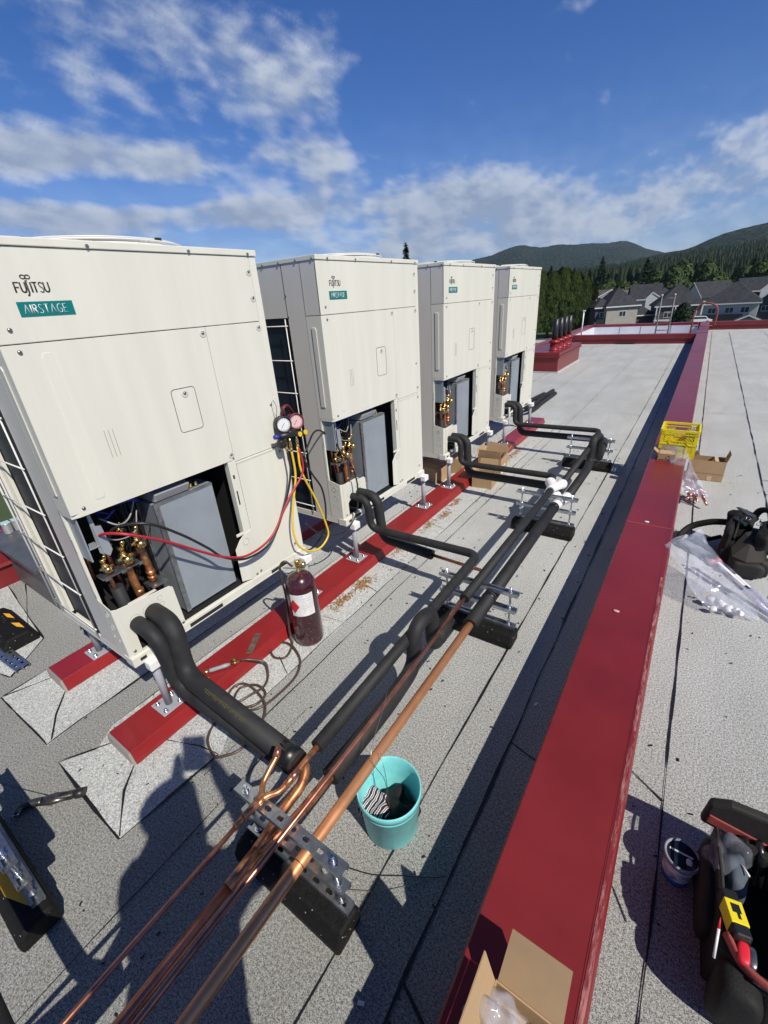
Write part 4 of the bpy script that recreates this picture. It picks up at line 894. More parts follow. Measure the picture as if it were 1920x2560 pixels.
# ------------------------------------------------------------------ cardboard boxes
def obox(name, label, c, w, d, h, rz=0, flaps=((1, 60), (1, 60), (1, 60), (1, 60)), fl=None, mt=CARD, thick=.004, extra=None):
    """open box: four walls, floor, flaps (side order -y, +y, -x, +x; angle outward from vertical)"""
    t = thing(name, label, 'cardboard box', c, 'cardboard boxes', R(rz)); a, b = w/2, d/2
    m = M(); m.box(-a, a, -b, b, 0, .004); m.box(-a, a, -b, -b+thick, .004, h); m.box(-a, a, b-thick, b, .004, h); m.box(-a, -a+thick, -b+thick, b-thick, .004, h); m.box(a-thick, a, -b+thick, b-thick, .004, h)
    m.done('carton', mt, t)
    f = fl or min(w, d)/2
    for i, (on, ang) in enumerate(flaps):
        if not on: continue
        m = M(); half = a if i < 2 else b; mm = Matrix.Translation(((0, -b, h), (0, b, h), (-a, 0, h), (a, 0, h))[i]) @ Matrix.Rotation((0, math.pi, -math.pi/2, math.pi/2)[i], 4, 'Z') @ Matrix.Rotation(R(ang), 4, 'X')
        m.prism([(-half+.004, 0.001), (half-.004, 0.001), (half-.010, f), (-half+.010, f)], -.003, 0, T=mm, ax=1); m.done('flap', CARDD if i % 2 else mt, t)
    return t
# near box on the parapet (foot of the picture)
nb = obox('cardboard_box', 'open cardboard box with plastic lining on the parapet at the foot of the picture', (-.030, .375, .302), .155, .18, .085, 0, ((0, 0), (1, 30), (1, 12), (0, 0)), .13)
m = M(); m.use(FILM).blob((-.045, .02, .075), .055, .05, .05, .9, .9, n=18, seed=2, freq=26); m.done('plastic_bag', None, label='crumpled clear plastic lining bulging out of the near cardboard box', cat='plastic bag', loc=(-.030, .375, .302), group='clear plastic bags')
# boxes by the third unit
b1 = obox('cardboard_box', 'tall open cardboard box standing on the front curb side behind the black pipes', (-1.70, 4.52, .004), .26, .26, .22, 4, ((1, 8), (1, 15), (1, 10), (1, 25)), .09)
b2 = obox('cardboard_box', 'open cardboard box under the pipes of the third unit, flaps spread', (-1.645, 4.16, .004), .21, .24, .15, 6, ((0, 40), (1, 25), (1, 75), (1, 55)), .10)
m = M(); m.box(.128, .1315, -.10, .04, .03, .12); m.done('white_label', LABEL, b1)
m = M(); m.box(.1315, .1325, -.07, -.03, .05, .10); m.done('green_print', mat('lime_ink', (.5, .65, .05), .6), b1)
obox('cardboard_box', 'closed brown cardboard box in the shade behind the front curb', (-2.25, 4.10, .004), .30, .24, .16, -14, ((1, -88), (1, -86), (0, 0), (0, 0)), .12)
obox('cardboard_box', 'small brown box beside the closed one under the third unit', (-2.12, 4.42, .004), .22, .2, .17, 10, ((1, -80), (1, -82), (0, 0), (0, 0)), .10)
# box by the crate on the parapet
sb = obox('cardboard_box', 'small low cardboard box with a dark recycling mark on the parapet below the yellow crate', (-.068, 4.80, .302), .14, .10, .065, 0, ((1, -70), (1, 10), (1, 50), (0, 20)), .06)
m = M()
for k in range(3):
    a = k*2*math.pi/3+.5; m.tube([(.015+.016*math.cos(a+q*.16), -.0505, .033+.016*math.sin(a+q*.16)) for q in range(9)], .0022, 4)
m.done('recycling_mark', INK, sb)
m = M(); m.box(-.06, .055, -.0508, -.0502, .006, .012); m.done('print_line', INK, sb)
rb = obox('cardboard_box', 'open cardboard box on the right hand roof next to the crate', (.280, 5.27, .004), .30, .17, .205, 3, ((0, -10), (0, -8), (1, -48), (1, 12)), .085)
m = M(); m.box(.02, .06, -.087, -.0862, .0, .05); m.box(.055, .085, -.087, .085, .207, .211); m.done('yellow_tape', TAN, rb)
m = M(); m.box(-.15, .15, -.0872, -.0858, .075, .078); m.done('crease', CARDD, rb)
# ------------------------------------------------------------------ milk crate
cr_o = thing('milk_crate', 'bright yellow plastic milk crate standing on the parapet', 'crate', (-.005, 5.03, .303))
def cwall(m, w, h, T, handle=True):
    a = w/2
    B_ = lambda x0, x1, z0, z1, t0=-.004, t1=.004: m.box(x0, x1, t0, t1, z0, z1, T)
    B_(-a, a, h-.02, h, -.010, .006)
    B_(-a, a, h-.045, h-.036, -.007, .005); B_(-a, a, 0, .05); B_(-a, -.06, .0, h-.115, -.002, .004); B_(.06, a, .0, h-.115, -.002, .004); B_(-.06, .06, .0, .11, -.002, .004); B_(-a, a, .125, .135, -.007, .005)
    B_(-a, -a+.028, .05, h-.02); B_(a-.028, a, .05, h-.02)
    B_(-a+.028, -.055, h-.10, h-.045) if not handle else None
    B_(-a+.028, a-.028, h-.115, h-.105)
    for s in (-1, 1): B_(s*.075-.006, s*.075+.006, .0, h-.10, -.007, .006)
    # lattice
    for z0, z1, x0, x1, st in ((.05, .125, -a+.03, a-.03, .028), (.135, h-.115, -a+.03, a-.03, .028), (h-.105, h-.045, -a+.03, -.05, .024), (h-.105, h-.045, .05, a-.03, .024)):
        hh = z1-z0; x = x0-hh
        while x < x1:
            for s in (0, 1):
                xa, xb = (x, x+hh) if s == 0 else (x+hh, x); za, zb = z0, z1
                # clip to [x0,x1]
                def clip(p, q):
                    (xp, zp), (xq, zq) = p, q
                    if xp == xq: return None
                    for lim, sg in ((x0, 1), (x1, -1)):
                        if (xp-lim)*sg < 0 and (xq-lim)*sg < 0: return None
                        if (xp-lim)*sg < 0: t_ = (lim-xp)/(xq-xp); xp, zp = lim, zp+(zq-zp)*t_
                        if (xq-lim)*sg < 0: t_ = (lim-xp)/(xq-xp); xq, zq = lim, zp+(zq-zp)*t_
                    return (xp, zp), (xq, zq)
                r_ = clip((xa, za), (xb, zb))
                if r_ and abs(r_[0][0]-r_[1][0]) > .004:
                    p = Vector((r_[0][0], 0, r_[0][1])); q = Vector((r_[1][0], 0, r_[1][1])); m.tube([T @ p, T @ q], .0028, 4)
            x += st
cw, ch = .30, .27
for nm, T in (('side_wall', Matrix.Translation((0, -cw/2, 0))), ('side_wall', Matrix.Translation((0, cw/2, 0)) @ Matrix.Rotation(math.pi, 4, 'Z')), ('side_wall', Matrix.Translation((-cw/2, 0, 0)) @ Matrix.Rotation(-math.pi/2, 4, 'Z')), ('side_wall', Matrix.Translation((cw/2, 0, 0)) @ Matrix.Rotation(math.pi/2, 4, 'Z'))):
    m = M(); cwall(m, cw, ch, T); m.done(nm, YPL, cr_o)
m = M(); m.box(-.14, .14, -.14, .14, .004, .010)
m.done('floor', YPL, cr_o)
m = M(); m.blob((0, 0, 0), .06, .05, .035, .8, .3, n=10, seed=4); m.done('blue_cloth', mat('blue_cloth', (.03, .05, .3), .8), label='dark blue bundle inside the yellow crate', cat='cloth', loc=(-.03, 5.03, .345))
# bag with copper fittings
def bag_sheet(name, label, top, bot, n=14, amp=.02, mt=FILM, seed=1, belly=.03, group='clear plastic bags'):
    m = M().use(mt)
    for side in (1, -1):
        G = []
        for i in range(n+1):
            v = i/n; row = []
            for j in range(n+1):
                u = j/n; p = Vector(top[0]).lerp(Vector(top[1]), u).lerp(Vector(bot[0]).lerp(Vector(bot[1]), u), v)
                e_ = math.sin(math.pi*u)*(.25+.75*math.sin(math.pi*min(1, v*.9+.05)))
                p += Vector((0, 0, 1))*(side*belly*e_*.8 + belly*.8 + amp*(mnoise.noise(p*7+Vector((seed, side, 0)))+.35*mnoise.noise(p*22+Vector((seed, side, 0))))) ; p.x += amp*.8*mnoise.noise(p*6+Vector((0, seed, side))); p.z = max(p.z, .006)
                row.append(m.b.verts.new(p))
            G.append(row)
        for i in range(n):
            for j in range(n): f = m.b.faces.new((G[i][j], G[i][j+1], G[i+1][j+1], G[i+1][j])); f.smooth = True
    return m.done(name, None, label=label, cat='plastic bag', group=group)
bag_sheet('plastic_bag', 'clear plastic bag draped from the small box over the parapet edge, full of copper fittings', [(-.10, 4.86, .36), (.04, 4.80, .42)], [(.10, 4.42, .12), (.32, 4.50, .06)], amp=.025, seed=3, belly=.035)
rnd = random.Random(5)
k = 0
extra = [((rnd.uniform(.10, .24), rnd.uniform(4.55, 4.74), rnd.uniform(.08, .15)), (rnd.uniform(.16, .30), rnd.uniform(4.46, 4.66), rnd.uniform(.05, .10)), rnd.uniform(.007, .011)) for _ in range(20)]
for (p, q, r_) in (((.155, 4.78, .22), (.315, 4.42, .05), .011), ((.105, 4.70, .17), (.185, 4.48, .09), .011), ((.14, 4.72, .15), (.245, 4.55, .07), .007), ((.12, 4.62, .13), (.22, 4.60, .08), .006), ((.16, 4.76, .16), (.20, 4.55, .08), .006), ((.13, 4.56, .10), (.25, 4.46, .05), .007), ((.20, 4.66, .12), (.29, 4.52, .06), .007), ((.11, 4.76, .2), (.20, 4.70, .14), .006), *extra):
    m = M(); p, q = Vector(p), Vector(q); mid = p.lerp(q, .5)+Vector((rnd.uniform(-.015, .015), rnd.uniform(-.02, .02), .01)); m.tube(smooth_path([p, mid, q], 5), r_, 10)
    m.done('copper_fitting', mat('pink_copper', (.80, .42, .33), .3, metal=1, var=.2, vscale=20), label=('longest straight copper tube in the clear bag by the parapet' if k == 0 else 'short copper fitting among others in the clear bag by the parapet'), cat='copper fitting', group='copper fittings in the bag'); k += 1
# big clear bag draped over the parapet edge
bag_sheet('plastic_bag', 'big clear plastic bag slumped from the parapet edge onto the right hand roof', [(.05, 2.98, .30), (.245, 3.36, .26)], [(.335, 2.80, .01), (.60, 2.84, .01)], n=34, amp=.030, seed=8, belly=.035)
rnd = random.Random(12)
for k in range(12):
    r_ = rnd.uniform(.013, .022); Tm = Matrix.Rotation(rnd.uniform(0, 3), 3, 'X') @ Matrix.Rotation(rnd.uniform(0, 3), 3, 'Y')
    m = M(); m.lathe([(r_*.7, -r_*1.2), (r_, -r_*1.1), (r_, r_*.7), (r_*.8, r_*.9)], (0, 0, 0), 14, T=Tm)
    m.done('plastic_fitting', WHITE, label='white plastic fitting among others at the bottom of the big clear bag', cat='fitting', loc=(.43+rnd.uniform(-.08, .09), 2.86+rnd.uniform(-.035, .05), .026+rnd.uniform(0, .03)), group='white fittings in the big bag')
m = M(); m.tube(smooth_path([(0, 0, 0), (.015, .006, .008), (.03, -.004, .004), (.045, .01, .01)], 4), .005, 6); m.done('yellow_tag', HY, label='little yellow tag caught inside the big clear bag', cat='tag', loc=(.30, 2.93, .06))
# clear tubes with red caps
tb = thing('clear_tube', 'long clear plastic tube packs with red caps and white stickers beside the backpack', 'plastic tube', (.372, 3.26, .10)); o_ = Vector(tb.location)
a = Vector((.365, 3.28, .12)); b = Vector((.70, 2.90, .03)); sd = Vector((.018, .016, 0))
for i in (-1, 1):
    p, q = a+sd*i-o_, b+sd*i-o_
    m = M(); m.tube([p, q], .017, 12); m.done('tube_shell', FILMT, tb)
    m = M(); m.tube([p-(q-p).normalized()*.012, p+(q-p).normalized()*.012], .019, 12); m.done('cap', mat('bright_red_plastic', (.7, .02, .04), .4), tb)
    m = M(); m.tube([p.lerp(q, .04), p.lerp(q, .5)], .010, 8); m.done('rod', HB, tb)
m = M(); u = (b-a).normalized(); s_ = u.cross(Vector((0, 0, 1))).normalized(); o2 = a-o_+Vector((0, 0, .019))
m.face([o2+u*.03+s_*.017, o2+u*.03-s_*.004, o2+u*.25-s_*.004, o2+u*.25+s_*.017]); m.face([o2+u*.15-s_*.006, o2+u*.15-s_*.022, o2+u*.27-s_*.022, o2+u*.27-s_*.006]); m.done('sticker', LABEL, tb, each=True)

# ------------------------------------------------------------------ backpack
bp = thing('backpack', 'open black tool backpack slumped on the right hand roof beyond the big clear bag', 'backpack', (.50, 3.62, 0.004))
Zr = Matrix.Rotation(R(-10), 3, 'Z')
m = M().use(NYL); m.blob((.03, .02, .09), .125, .22, .09, .5, .22, T=Zr, seed=1, n=24, freq=13); m.blob((-.065, .03, .17), .03, .17, .11, .6, .25, T=Zr, seed=2, freq=14); m.done('back_panel', None, bp)
m = M().use(NYL); m.blob((.125, .0, .17), .045, .19, .12, .55, .25, T=Zr, seed=4, freq=15); m.done('outer_panel', None, bp)
m = M().use(NYLG); P = [(-.055, -.17, .16), (.01, -.05, .235), (.045, -.02, .24), (.115, -.16, .20), (.13, -.24, .13), (.03, -.27, .12), (-.045, -.24, .13)]
c_ = Vector((.04, -.15, .215))
for a_, b_ in zip(P, P[1:]+P[:1]): m.face([a_, b_, c_])
for a_, b_ in zip(P, P[1:]+P[:1]): m.face([a_, b_, (b_[0], b_[1]-.015, .01), (a_[0], a_[1]-.015, .01)])
m.done('front_flap', None, bp, bevel=.006)
m = M().use(NYLG); m.blob((.045, -.255, .06), .095, .035, .055, .5, .2, seed=6, freq=16); m.blob((.135, -.20, .07), .035, .05, .065, .5, .2, seed=7, freq=16); m.done('front_pocket', None, bp, each=True)
m = M().use(NYL); m.blob((-.01, .19, .22), .085, .05, .06, .7, .45, T=rot('Z', -30), seed=8, freq=18); m.done('rolled_lid', None, bp)
m = M().use(mat('slate_nylon', (.045, .05, .06), .6)); m.prism([(-.075, .255), (-.05, .262), (.055, .20), (.02, .135), (-.015, .15)], .275, .287, T=Matrix.Rotation(R(6), 4, 'Y')); m.done('stiff_flap', None, bp, bevel=.004)
m = M().use(NYL)
for q in ([(-.05, -.10, .19), (-.03, .02, .27), (.0, .12, .26)], [(.09, -.16, .20), (.13, -.03, .29), (.12, .12, .25)], [(.15, -.14, .15), (.18, -.01, .21), (.165, .12, .18)]): m.tube(smooth_path(q, 7), .010, 8, flat=1.9)
m.done('edge_piping', None, bp, each=True)
m = M().use(mat('brown_leather', (.09, .045, .025), .6)); m.blob((.055, -.03, .16), .05, .09, .03, .7, .3, seed=12, freq=20); m.done('inner_pouch', None, bp)
m = M().use(NYL); m.tube(smooth_path([(-.08, .20, .18), (-.18, .215, .15), (-.29, .20, .09), (-.345, .12, .03), (-.33, .02, .02), (-.26, -.02, .03), (-.20, .05, .06), (-.10, .10, .10)], 8), .015, 10, flat=1.7); m.done('shoulder_strap', None, bp)
m = M().use(NYL); m.tube(smooth_path([(.06, .19, .25), (.085, .20, .31), (.125, .17, .33), (.155, .11, .29), (.14, .07, .24)], 6), .013, 8, flat=1.8); m.done('top_handle', None, bp)
m = M()
for c in ((.02, .08, .285), (.075, .0, .29), (.10, -.08, .275)): m.tube([Vector(c)+Vector((.016*math.cos(a*.7), .022*math.sin(a*.7), .004*math.sin(a))) for a in range(10)], .0022, 6)
m.lathe([(.006, 0), (.006, .02)], (.09, .09, .27), 8); m.done('metal_ring', ZINC, bp)
m = M().use(mat('dark_green_grip', (.01, .04, .04), .4)); m.tube([(-.06, .08, .27), (.0, -.03, .285)], .012, 8); m.done('tool_grip', None, bp)
# ------------------------------------------------------------------ tool bag
tbg = thing('tool_bag', 'open black and red tool bag cut by the right edge of the picture', 'tool bag', (.465, 1.10, 0.004))
m = M().use(NYL)
m.prism([(-.105, -.19), (.20, -.19), (.20, .17), (-.115, .17)], .0, .02)
m.prism([(-.115, .17), (-.095, .17), (-.085, -.17), (-.03, -.215), (-.04, -.235), (-.105, -.19)], .02, .22); m.box(-.095, .20, .155, .18, .02, .24); m.box(.185, .21, -.2, .17, .02, .24); m.box(-.03, .2, -.235, -.212, .02, .235)
m.done('shell', None, tbg, bevel=.010)
m = M().use(NYL); m.blob((-.055, -.245, .11), .055, .05, .105, .6, .22, seed=11); m.blob((.03, -.25, .10), .06, .05, .10, .6, .2, seed=13); m.blob((-.11, .02, .10), .03, .14, .09, .55, .15, seed=15); m.done('side_pocket', None, tbg)
m = M().use(NYLG); m.prism([(-.158, .215), (.04, .195), (.20, .19), (.20, .33), (.05, .355), (-.10, .345), (-.150, .315)], .145, .178, ax=1); m.done('lid_panel', None, tbg, bevel=.010)
m = M().use(NYLR); m.prism([(-.145, .236), (.06, .214), (.065, .248), (-.142, .274)], .138, .1445, ax=1); m.done('red_band', None, tbg, bevel=.003)
m = M().use(NYLR); m.tube(smooth_path([(-.095, -.165, .238), (-.06, -.215, .235), (.0, -.235, .235), (.02, -.225, .24)], 6), .008, 8, flat=2.2); m.done('red_trim', None, tbg)
m = M().use(NYLG); m.tube(smooth_path([(.06, .10, .23), (.035, .03, .26), (.01, -.08, .27), (.0, -.18, .25)], 8), .010, 10, flat=1.8); m.done('carry_strap', None, tbg)
m = M().use(NYL)
for k in range(5): m.tube([(-.055+k*.03, .13, .12), (-.060+k*.032, .11, .255-.004*k)], .013, 10)
m.done('tool_loop', None, tbg, each=True)
m = M().use(mat('glossy_black_grip', (.012, .012, .014), .3))
for k, (x, y, z, dx, dy) in enumerate(((-.02, .085, .22, -.03, .05), (.012, .09, .225, -.028, .05), (.045, .095, .22, -.03, .05))): m.mark().tube([(x, y, z-.10), (x+dx*.4, y+dy*.4, z), (x+dx, y+dy, z+.035)], [.012, .015, .011], 10)
m.done('tool_handle', None, tbg, each=True)
m = M().use(mat('steel_grey_cloth', (.07, .09, .12), .8)).blob((-.06, .05, .17), .03, .06, .06, .7, .35, seed=21, freq=20); m.done('glove_liner', None, tbg)
m = M().use(NYLG)
for q in ([(-.095, -.19, .20), (-.10, -.05, .235), (-.112, .10, .235), (-.115, .17, .225)], [(-.04, -.235, .225), (.06, -.24, .235), (.18, -.235, .235)]): m.tube(smooth_path(q, 7), .0045, 6)
m.done('hem', None, tbg, each=True)
m = M().use(WHITE).tube([(-.052, .055, .232), (-.035, .028, .235)], .0028, 6); m.done('white_label', None, tbg)
tm = thing('tape_measure', 'black and yellow tape measure resting in the open tool bag', 'tape measure', (.388, .985, .252)); tm.rotation_euler = (R(-8), R(4), R(14))
m = M().use(HB).box(-.020, .020, -.060, .062, -.03, .018); m.done('case', None, tm, bevel=.006)
m = M().use(mat('yellow_case', (.85, .70, .02), .4)).box(-.021, .021, -.030, .032, -.028, .0195); yc = m.done('yellow_cover', None, tm, bevel=.002)
m = M().use(HB).box(-.010, .011, -.003, .020, .0194, .0205).box(-.001, .006, -.018, -.003, .0194, .0205); m.done('black_mark', None, yc)
def simple(name, label, cat, parts_, loc, rz=0, group=None):
    t = thing(name, label, cat, loc, group, R(rz))
    for nm, mt, fn in parts_: m = M(); fn(m); m.done(nm, mt, t)
    return t
simple('pencil', 'white pencil with a red tip standing in the tool bag pocket', 'pencil', [('shaft', WHITE, lambda m: m.tube([(0, -.05, -.05), (0, 0, 0)], .0035, 8)), ('tip', mat('bright_red_plastic', (.7, .02, .04), .4), lambda m: m.tube([(0, 0, 0), (0, .02, .018)], [.0036, .0008], 8))], (.350, .925, .262))
simple('utility_knife', 'red and silver utility knife below the tape measure', 'knife', [('handle', mat('bright_red_plastic', (.7, .02, .04), .4), lambda m: m.blob((0, 0, 0), .014, .028, .012, .6, n=10)), ('blade_case', STEEL, lambda m: m.blob((.018, 0, 0), .010, .026, .010, .6, n=10))], (.405, .905, .25))
m = M().use(FILM).blob((0, 0, 0), .05, .06, .06, .8, .7, n=14, seed=5, freq=20); m.done('plastic_bag', None, label='small crumpled clear bag stuffed in the tool bag', cat='plastic bag', loc=(.385, 1.19, .21), group='clear plastic bags')
# cup
cpz = thing('travel_cup', 'blue and white travel cup with a clear lid standing by the tool bag', 'cup', (.282, 1.165, 0.004))
m = M().use(mat('blue_enamel', (.01, .11, .36), .25)); m.lathe([(.036, 0), (.039, .003), (.041, .018), (.0425, .034)], n=40)
m.use(mat('blue_and_white_print', (.01, .13, .42), .3, var=.1, var2=(.86, .86, .84), vscale=24)).lathe([(.0425, .034), (.0475, .100)], n=40, caps=False)
m.use(MATS['blue_enamel']).lathe([(.0475, .100), (.049, .115)], n=40, caps=False); m.done('cup_body', None, cpz)
m = M().use(mat('clear_grey_plastic', (.30, .32, .38), .15)); m.lathe([(.050, .112), (.0535, .114), (.0535, .122), (.049, .126), (.045, .120)], n=40, caps=False); lid = m.done('lid_rim', None, cpz)
m = M().use(mat('dark_smoked_plastic', (.015, .018, .03), .1)); m.lathe([(.0455, .117), (.045, .118)], n=32); m.done('lid_window', None, lid)
m = M().use(WHITE); m.blob((.020, -.012, .120), .009, .012, .003, .8, n=8); m.box(-.036, .03, .004, .010, .1185, .1195); m.done('slider', None, lid)
# pipe wrench / cutter on the near left
wr = thing('tube_cutter', 'worn steel tube cutter lying on the roof at the left', 'tool', (-1.93, .06, .012)); o_ = Vector(wr.location)
m = M().use(mat('dark_worn_steel', (.12, .12, .12), .35, metal=.8, var=.4, vscale=40)); a, b = Vector((-1.965, .035, .018))-o_, Vector((-1.835, .170, .018))-o_
m.tube([a, a.lerp(b, .3), a.lerp(b, .62)], [.015, .026, .018], 10, flat=.6); m.tube([a.lerp(b, .5), a.lerp(b, .78)], .015, 10)
for k in range(9): m.lathe([(.0175, -.0018), (.0175, .0018)], a.lerp(b, .48+k*.03), 10, T=rot('Z', -45) @ rot('X', 90))
m.tube(smooth_path([a.lerp(b, .1), a+Vector((-.02, -.018, 0)), a+Vector((-.034, -.05, 0)), a+Vector((-.018, -.07, 0))], 6), .016, 8)
m.done('frame', None, wr)
m = M().use(HB); m.tube([a.lerp(b, .76), a.lerp(b, .82), a.lerp(b, 1.0)], [.014, .020, .019], 10); m.done('knob', None, wr)
m = M().use(ZINC); m.lathe([(.015, -.008), (.015, .008)], a+Vector((-.024, -.066, .0)), 12); m.done('roller', None, wr)
# loose rubber block and channels on the left
lt = thing('loose_block', 'black rubber block with two orange patches lying at the left edge', 'rubber block', (-3.4, .40, .004))
m = M().use(RUBBER); m.prism([(-.095, 0), (-.095, .045), (-.06, .092), (.06, .092), (.095, .045), (.095, 0)], -.30, .18, ax=0); bl = m.done('rubber_body', None, lt, bevel=.012)
m = M().use(YEL); m.prism([(-.20, .035), (-.12, .035), (-.06, .058), (-.15, .058)], .0921, .0935); m.prism([(-.02, .025), (.06, .03), (.12, .055), (.03, .055)], .0921, .0935); m.done('reflective_patch', None, bl, each=True)
for i, (yy, zz, l, rz_) in enumerate(((.325, .028, 'upper loose slotted channel lying at the left edge', 8), (.285, .026, 'lower loose slotted channel lying at the left edge', 14))):
    m = M(); strut(m, -.45, .22, 0, 0, up=False); o = m.done('steel_channel', GALV, label=l, cat='steel channel', loc=(-3.20, yy, zz), group='loose steel channels'); o.rotation_euler[2] = R(rz_*.3)
# gray sheet metal tray with two flexible connectors
ty = thing('vent_box', 'low grey sheet metal box with two ribbed silver necks behind the nearest unit', 'vent box', (-3.95, .95, 0.004))
m = M().use(mat('dull_grey_tray', (.13, .135, .14), .45, metal=.4, var=.2, vscale=8)).box(-.45, .55, -.30, .40, .34, .375); m.box(-.40, .50, -.25, .35, 0, .34); m.done('case', None, ty, bevel=.004)
for yy in (-.16, -.09):
    m = M().use(mat('ribbed_silver', (.6, .6, .6), .35, metal=.6)); m.lathe([(.028+.004*(k % 2), .375+k*.008) for k in range(12)], (-.33, yy, 0), 20); nk = m.done('neck', None, ty)
    m = M().use(mat('pale_blue_cap', (.45, .62, .66), .4)); m.box(-.36, -.30, yy-.028, yy+.028, .463, .472); m.done('cap', None, nk)
m = M().use(RED)
for k in range(8): m.box(-5.4, -4.5, .55+k*.05, .575+k*.05, .16, .20)
m.box(-5.4, -4.5, .5, .95, .0, .16); m.done('ribbed_flashing', None, label='red ribbed metal flashing behind the vent box at the left edge', cat='flashing')

# ------------------------------------------------------------------ vent curb at the far left
vc = thing('vent_curb', 'red sheet metal vent curb on the far part of the roof', 'vent curb', (-3.2, 12.6, 0))
m = M().use(REDP); m.box(-.38, .40, -1.12, 1.12, .03, .36); m.box(-.42, .44, -1.16, 1.16, .36, .40); m.box(-.40, .42, -1.14, 1.14, .40, .48); m.done('curb_body', None, vc, bevel=.01)
m = M().use(mat('pale_sealant', (.5, .5, .47), .8)); m.box(-.41, .43, -1.15, 1.15, 0.002, .03); m.done('sealant_edge', None, vc)
for k, l in enumerate(('nearest', 'second', 'third', 'farthest')):
    v = thing('vent_pipe', l+' of the four black vent pipes on the red curb', 'vent pipe', (-3.05, 11.95+k*.45, .48), 'vent pipes on the red curb')
    m = M().use(RED); m.lathe([(.13, 0), (.11, .02), (.095, .17), (.13, .185), (.13, .215), (.075, .25)], n=20); m.done('boot', None, v)
    m = M().use(HB); m.lathe([(.07, .20), (.07, .72), (.06, .722)], n=20); m.done('stack', None, v)
# ladder, safety arch, pole
LM = mat('grey_ladder_metal', (.16, .14, .15), .5, metal=.4)
ld = thing('roof_ladder', 'grey metal ladder with tall stiles rising from the well at the far end', 'ladder', (-1.2, 18.1, -.8))
for x in (-.18, .18): m = M().use(LM); m.tube([(x, .12, 0), (x, .12, 2.25)], .022, 8); m.done('stile', None, ld)
m = M().use(LM)
for k in range(7): m.tube([(-.18, .12, .15+k*.26), (.18, .12, .15+k*.26)], .014, 6)
m.tube([(-.18, .12, 2.15), (.18, .12, 2.15)], .014, 6); m.done('rung', None, ld, each=True)
m = M().use(WHITE)
for x in (-.18, .18): m.lathe([(.028, 0), (.028, .03)], (x, .12, 2.24), 8)
m.done('stile_cap', None, ld, each=True)
ar = thing('safety_arch', 'rusty red arched grab rail at the far end of the long parapet', 'grab rail', (-.10, 20.0, .3)); m = M().use(mat('rust_red_rail', (.20, .055, .045), .6))
m.tube(smooth_path([(-.33, 0, -.5), (-.33, 0, .10), (-.34, 0, .45), (-.26, 0, .68), (-.10, 0, .79), (.12, 0, .76), (.29, 0, .62), (.33, 0, .35), (.31, 0, .05)], 6), .030, 8); m.done('rail', None, ar)
m = M().use(mat('rust_red_rail', (.20, .055, .045), .6)); m.tube([(-.34, 0, .06), (.31, 0, .06)], .02, 6); m.done('cross_bar', None, ar)
pl = thing('white_pole', 'slim white pole with a bracket at the left end of the far parapet', 'pole', (-3.68, 18.0, .30)); m = M().use(WHITE); m.tube([(0, 0, 0), (0, 0, .78)], .022, 8); m.done('shaft', None, pl)
m = M().use(WHITE); m.box(-.03, .05, -.03, .03, .78, .82); m.done('bracket', None, pl)
m = M().use(HB).box(-.3, .3, -.02, .02, .0, .03); m.done('dark_strip', None, label='short dark strip lying at the foot of the far parapet', cat='strip', loc=(-2.2, 17.78, .005))

# ------------------------------------------------------------------ litter
def litter(name, label, spots, mt, seed, ln=(.012, .034), n=60, th=.0020, z=.006):
    rnd = random.Random(seed); m = M().use(mt)
    for cx, cy, rx, ry, k in spots:
        for i in range(k):
            x = rnd.gauss(cx, rx); y = rnd.gauss(cy, ry); a = rnd.uniform(0, 6.28); l = rnd.uniform(*ln); zz = z+rnd.uniform(0, .006)
            p = Vector((x, y, zz)); q = p+Vector((math.cos(a)*l, math.sin(a)*l, rnd.uniform(-.002, .004))); m.tube([p, q], th, 3)
    return m.done(name, None, label=label, cat='leaf litter', kind='stuff')
litter('needle_litter', 'brown dry needles gathered along the front curb', [(-1.71, 1.80, .02, .05, 110), (-1.70, 2.02, .025, .05, 150), (-1.72, 2.55, .015, .05, 40), (-1.68, 2.70, .03, .06, 160), (-1.72, 3.05, .02, .08, 60), (-1.69, 3.3, .02, .05, 70), (-1.72, 3.6, .02, .05, 60), (-1.72, 5.0, .03, .12, 160), (-1.69, 5.3, .02, .1, 80), (-1.6, 2.4, .06, .2, 20)], LEAF, 3)
rnd = random.Random(77); m = M().use(TAR)
for k in range(520):
    x = rnd.uniform(-2.6, -.25) if rnd.random() < .75 else rnd.uniform(.12, 1.6); y = rnd.uniform(-.2, 6)**1.0; s = rnd.uniform(.002, .007)*(1+y*.12); a = rnd.uniform(0, 3.1)
    T = Matrix.Translation((x, y, .0035)) @ Matrix.Rotation(a, 4, 'Z'); m.box(-s, s, -s*.45, s*.45, 0, .002, T)
m.done('debris_flecks', None, label='small dark crumbs scattered over the roof felt', cat='debris', kind='stuff')
for i, (x, y, l) in enumerate(((-.446, .324, 'small white scrap in the shadow near the foot of the picture'), (-.33, 1.62, 'tiny white scrap in the parapet shadow'), (-.42, 2.9, 'white scrap by the roof seam beyond the second support'))):
    m = M().use(WHITE).box(-.010, .010, -.005, .005, 0, .003, Matrix.Rotation(i*.9+.4, 4, 'Z')); m.done('scrap', None, label=l, cat='scrap', loc=(x, y, .005), group='white scraps')
for (x, y, l) in ((-.076, 3.31, 'white droplet shaped pebble by the joint line of the red parapet'), (-.096, 2.151, 'pinkish pale pebble alone on the red parapet')):
    m = M().use(WHITE if y > 3 else mat('pale_pink_stone', (.6, .38, .34), .6)).blob((0, 0, 0), .015, .009, .004, .8, n=8); m.done('pale_pebble', None, label=l, cat='pebble', loc=(x, y, .306), group='pebbles on the parapet')

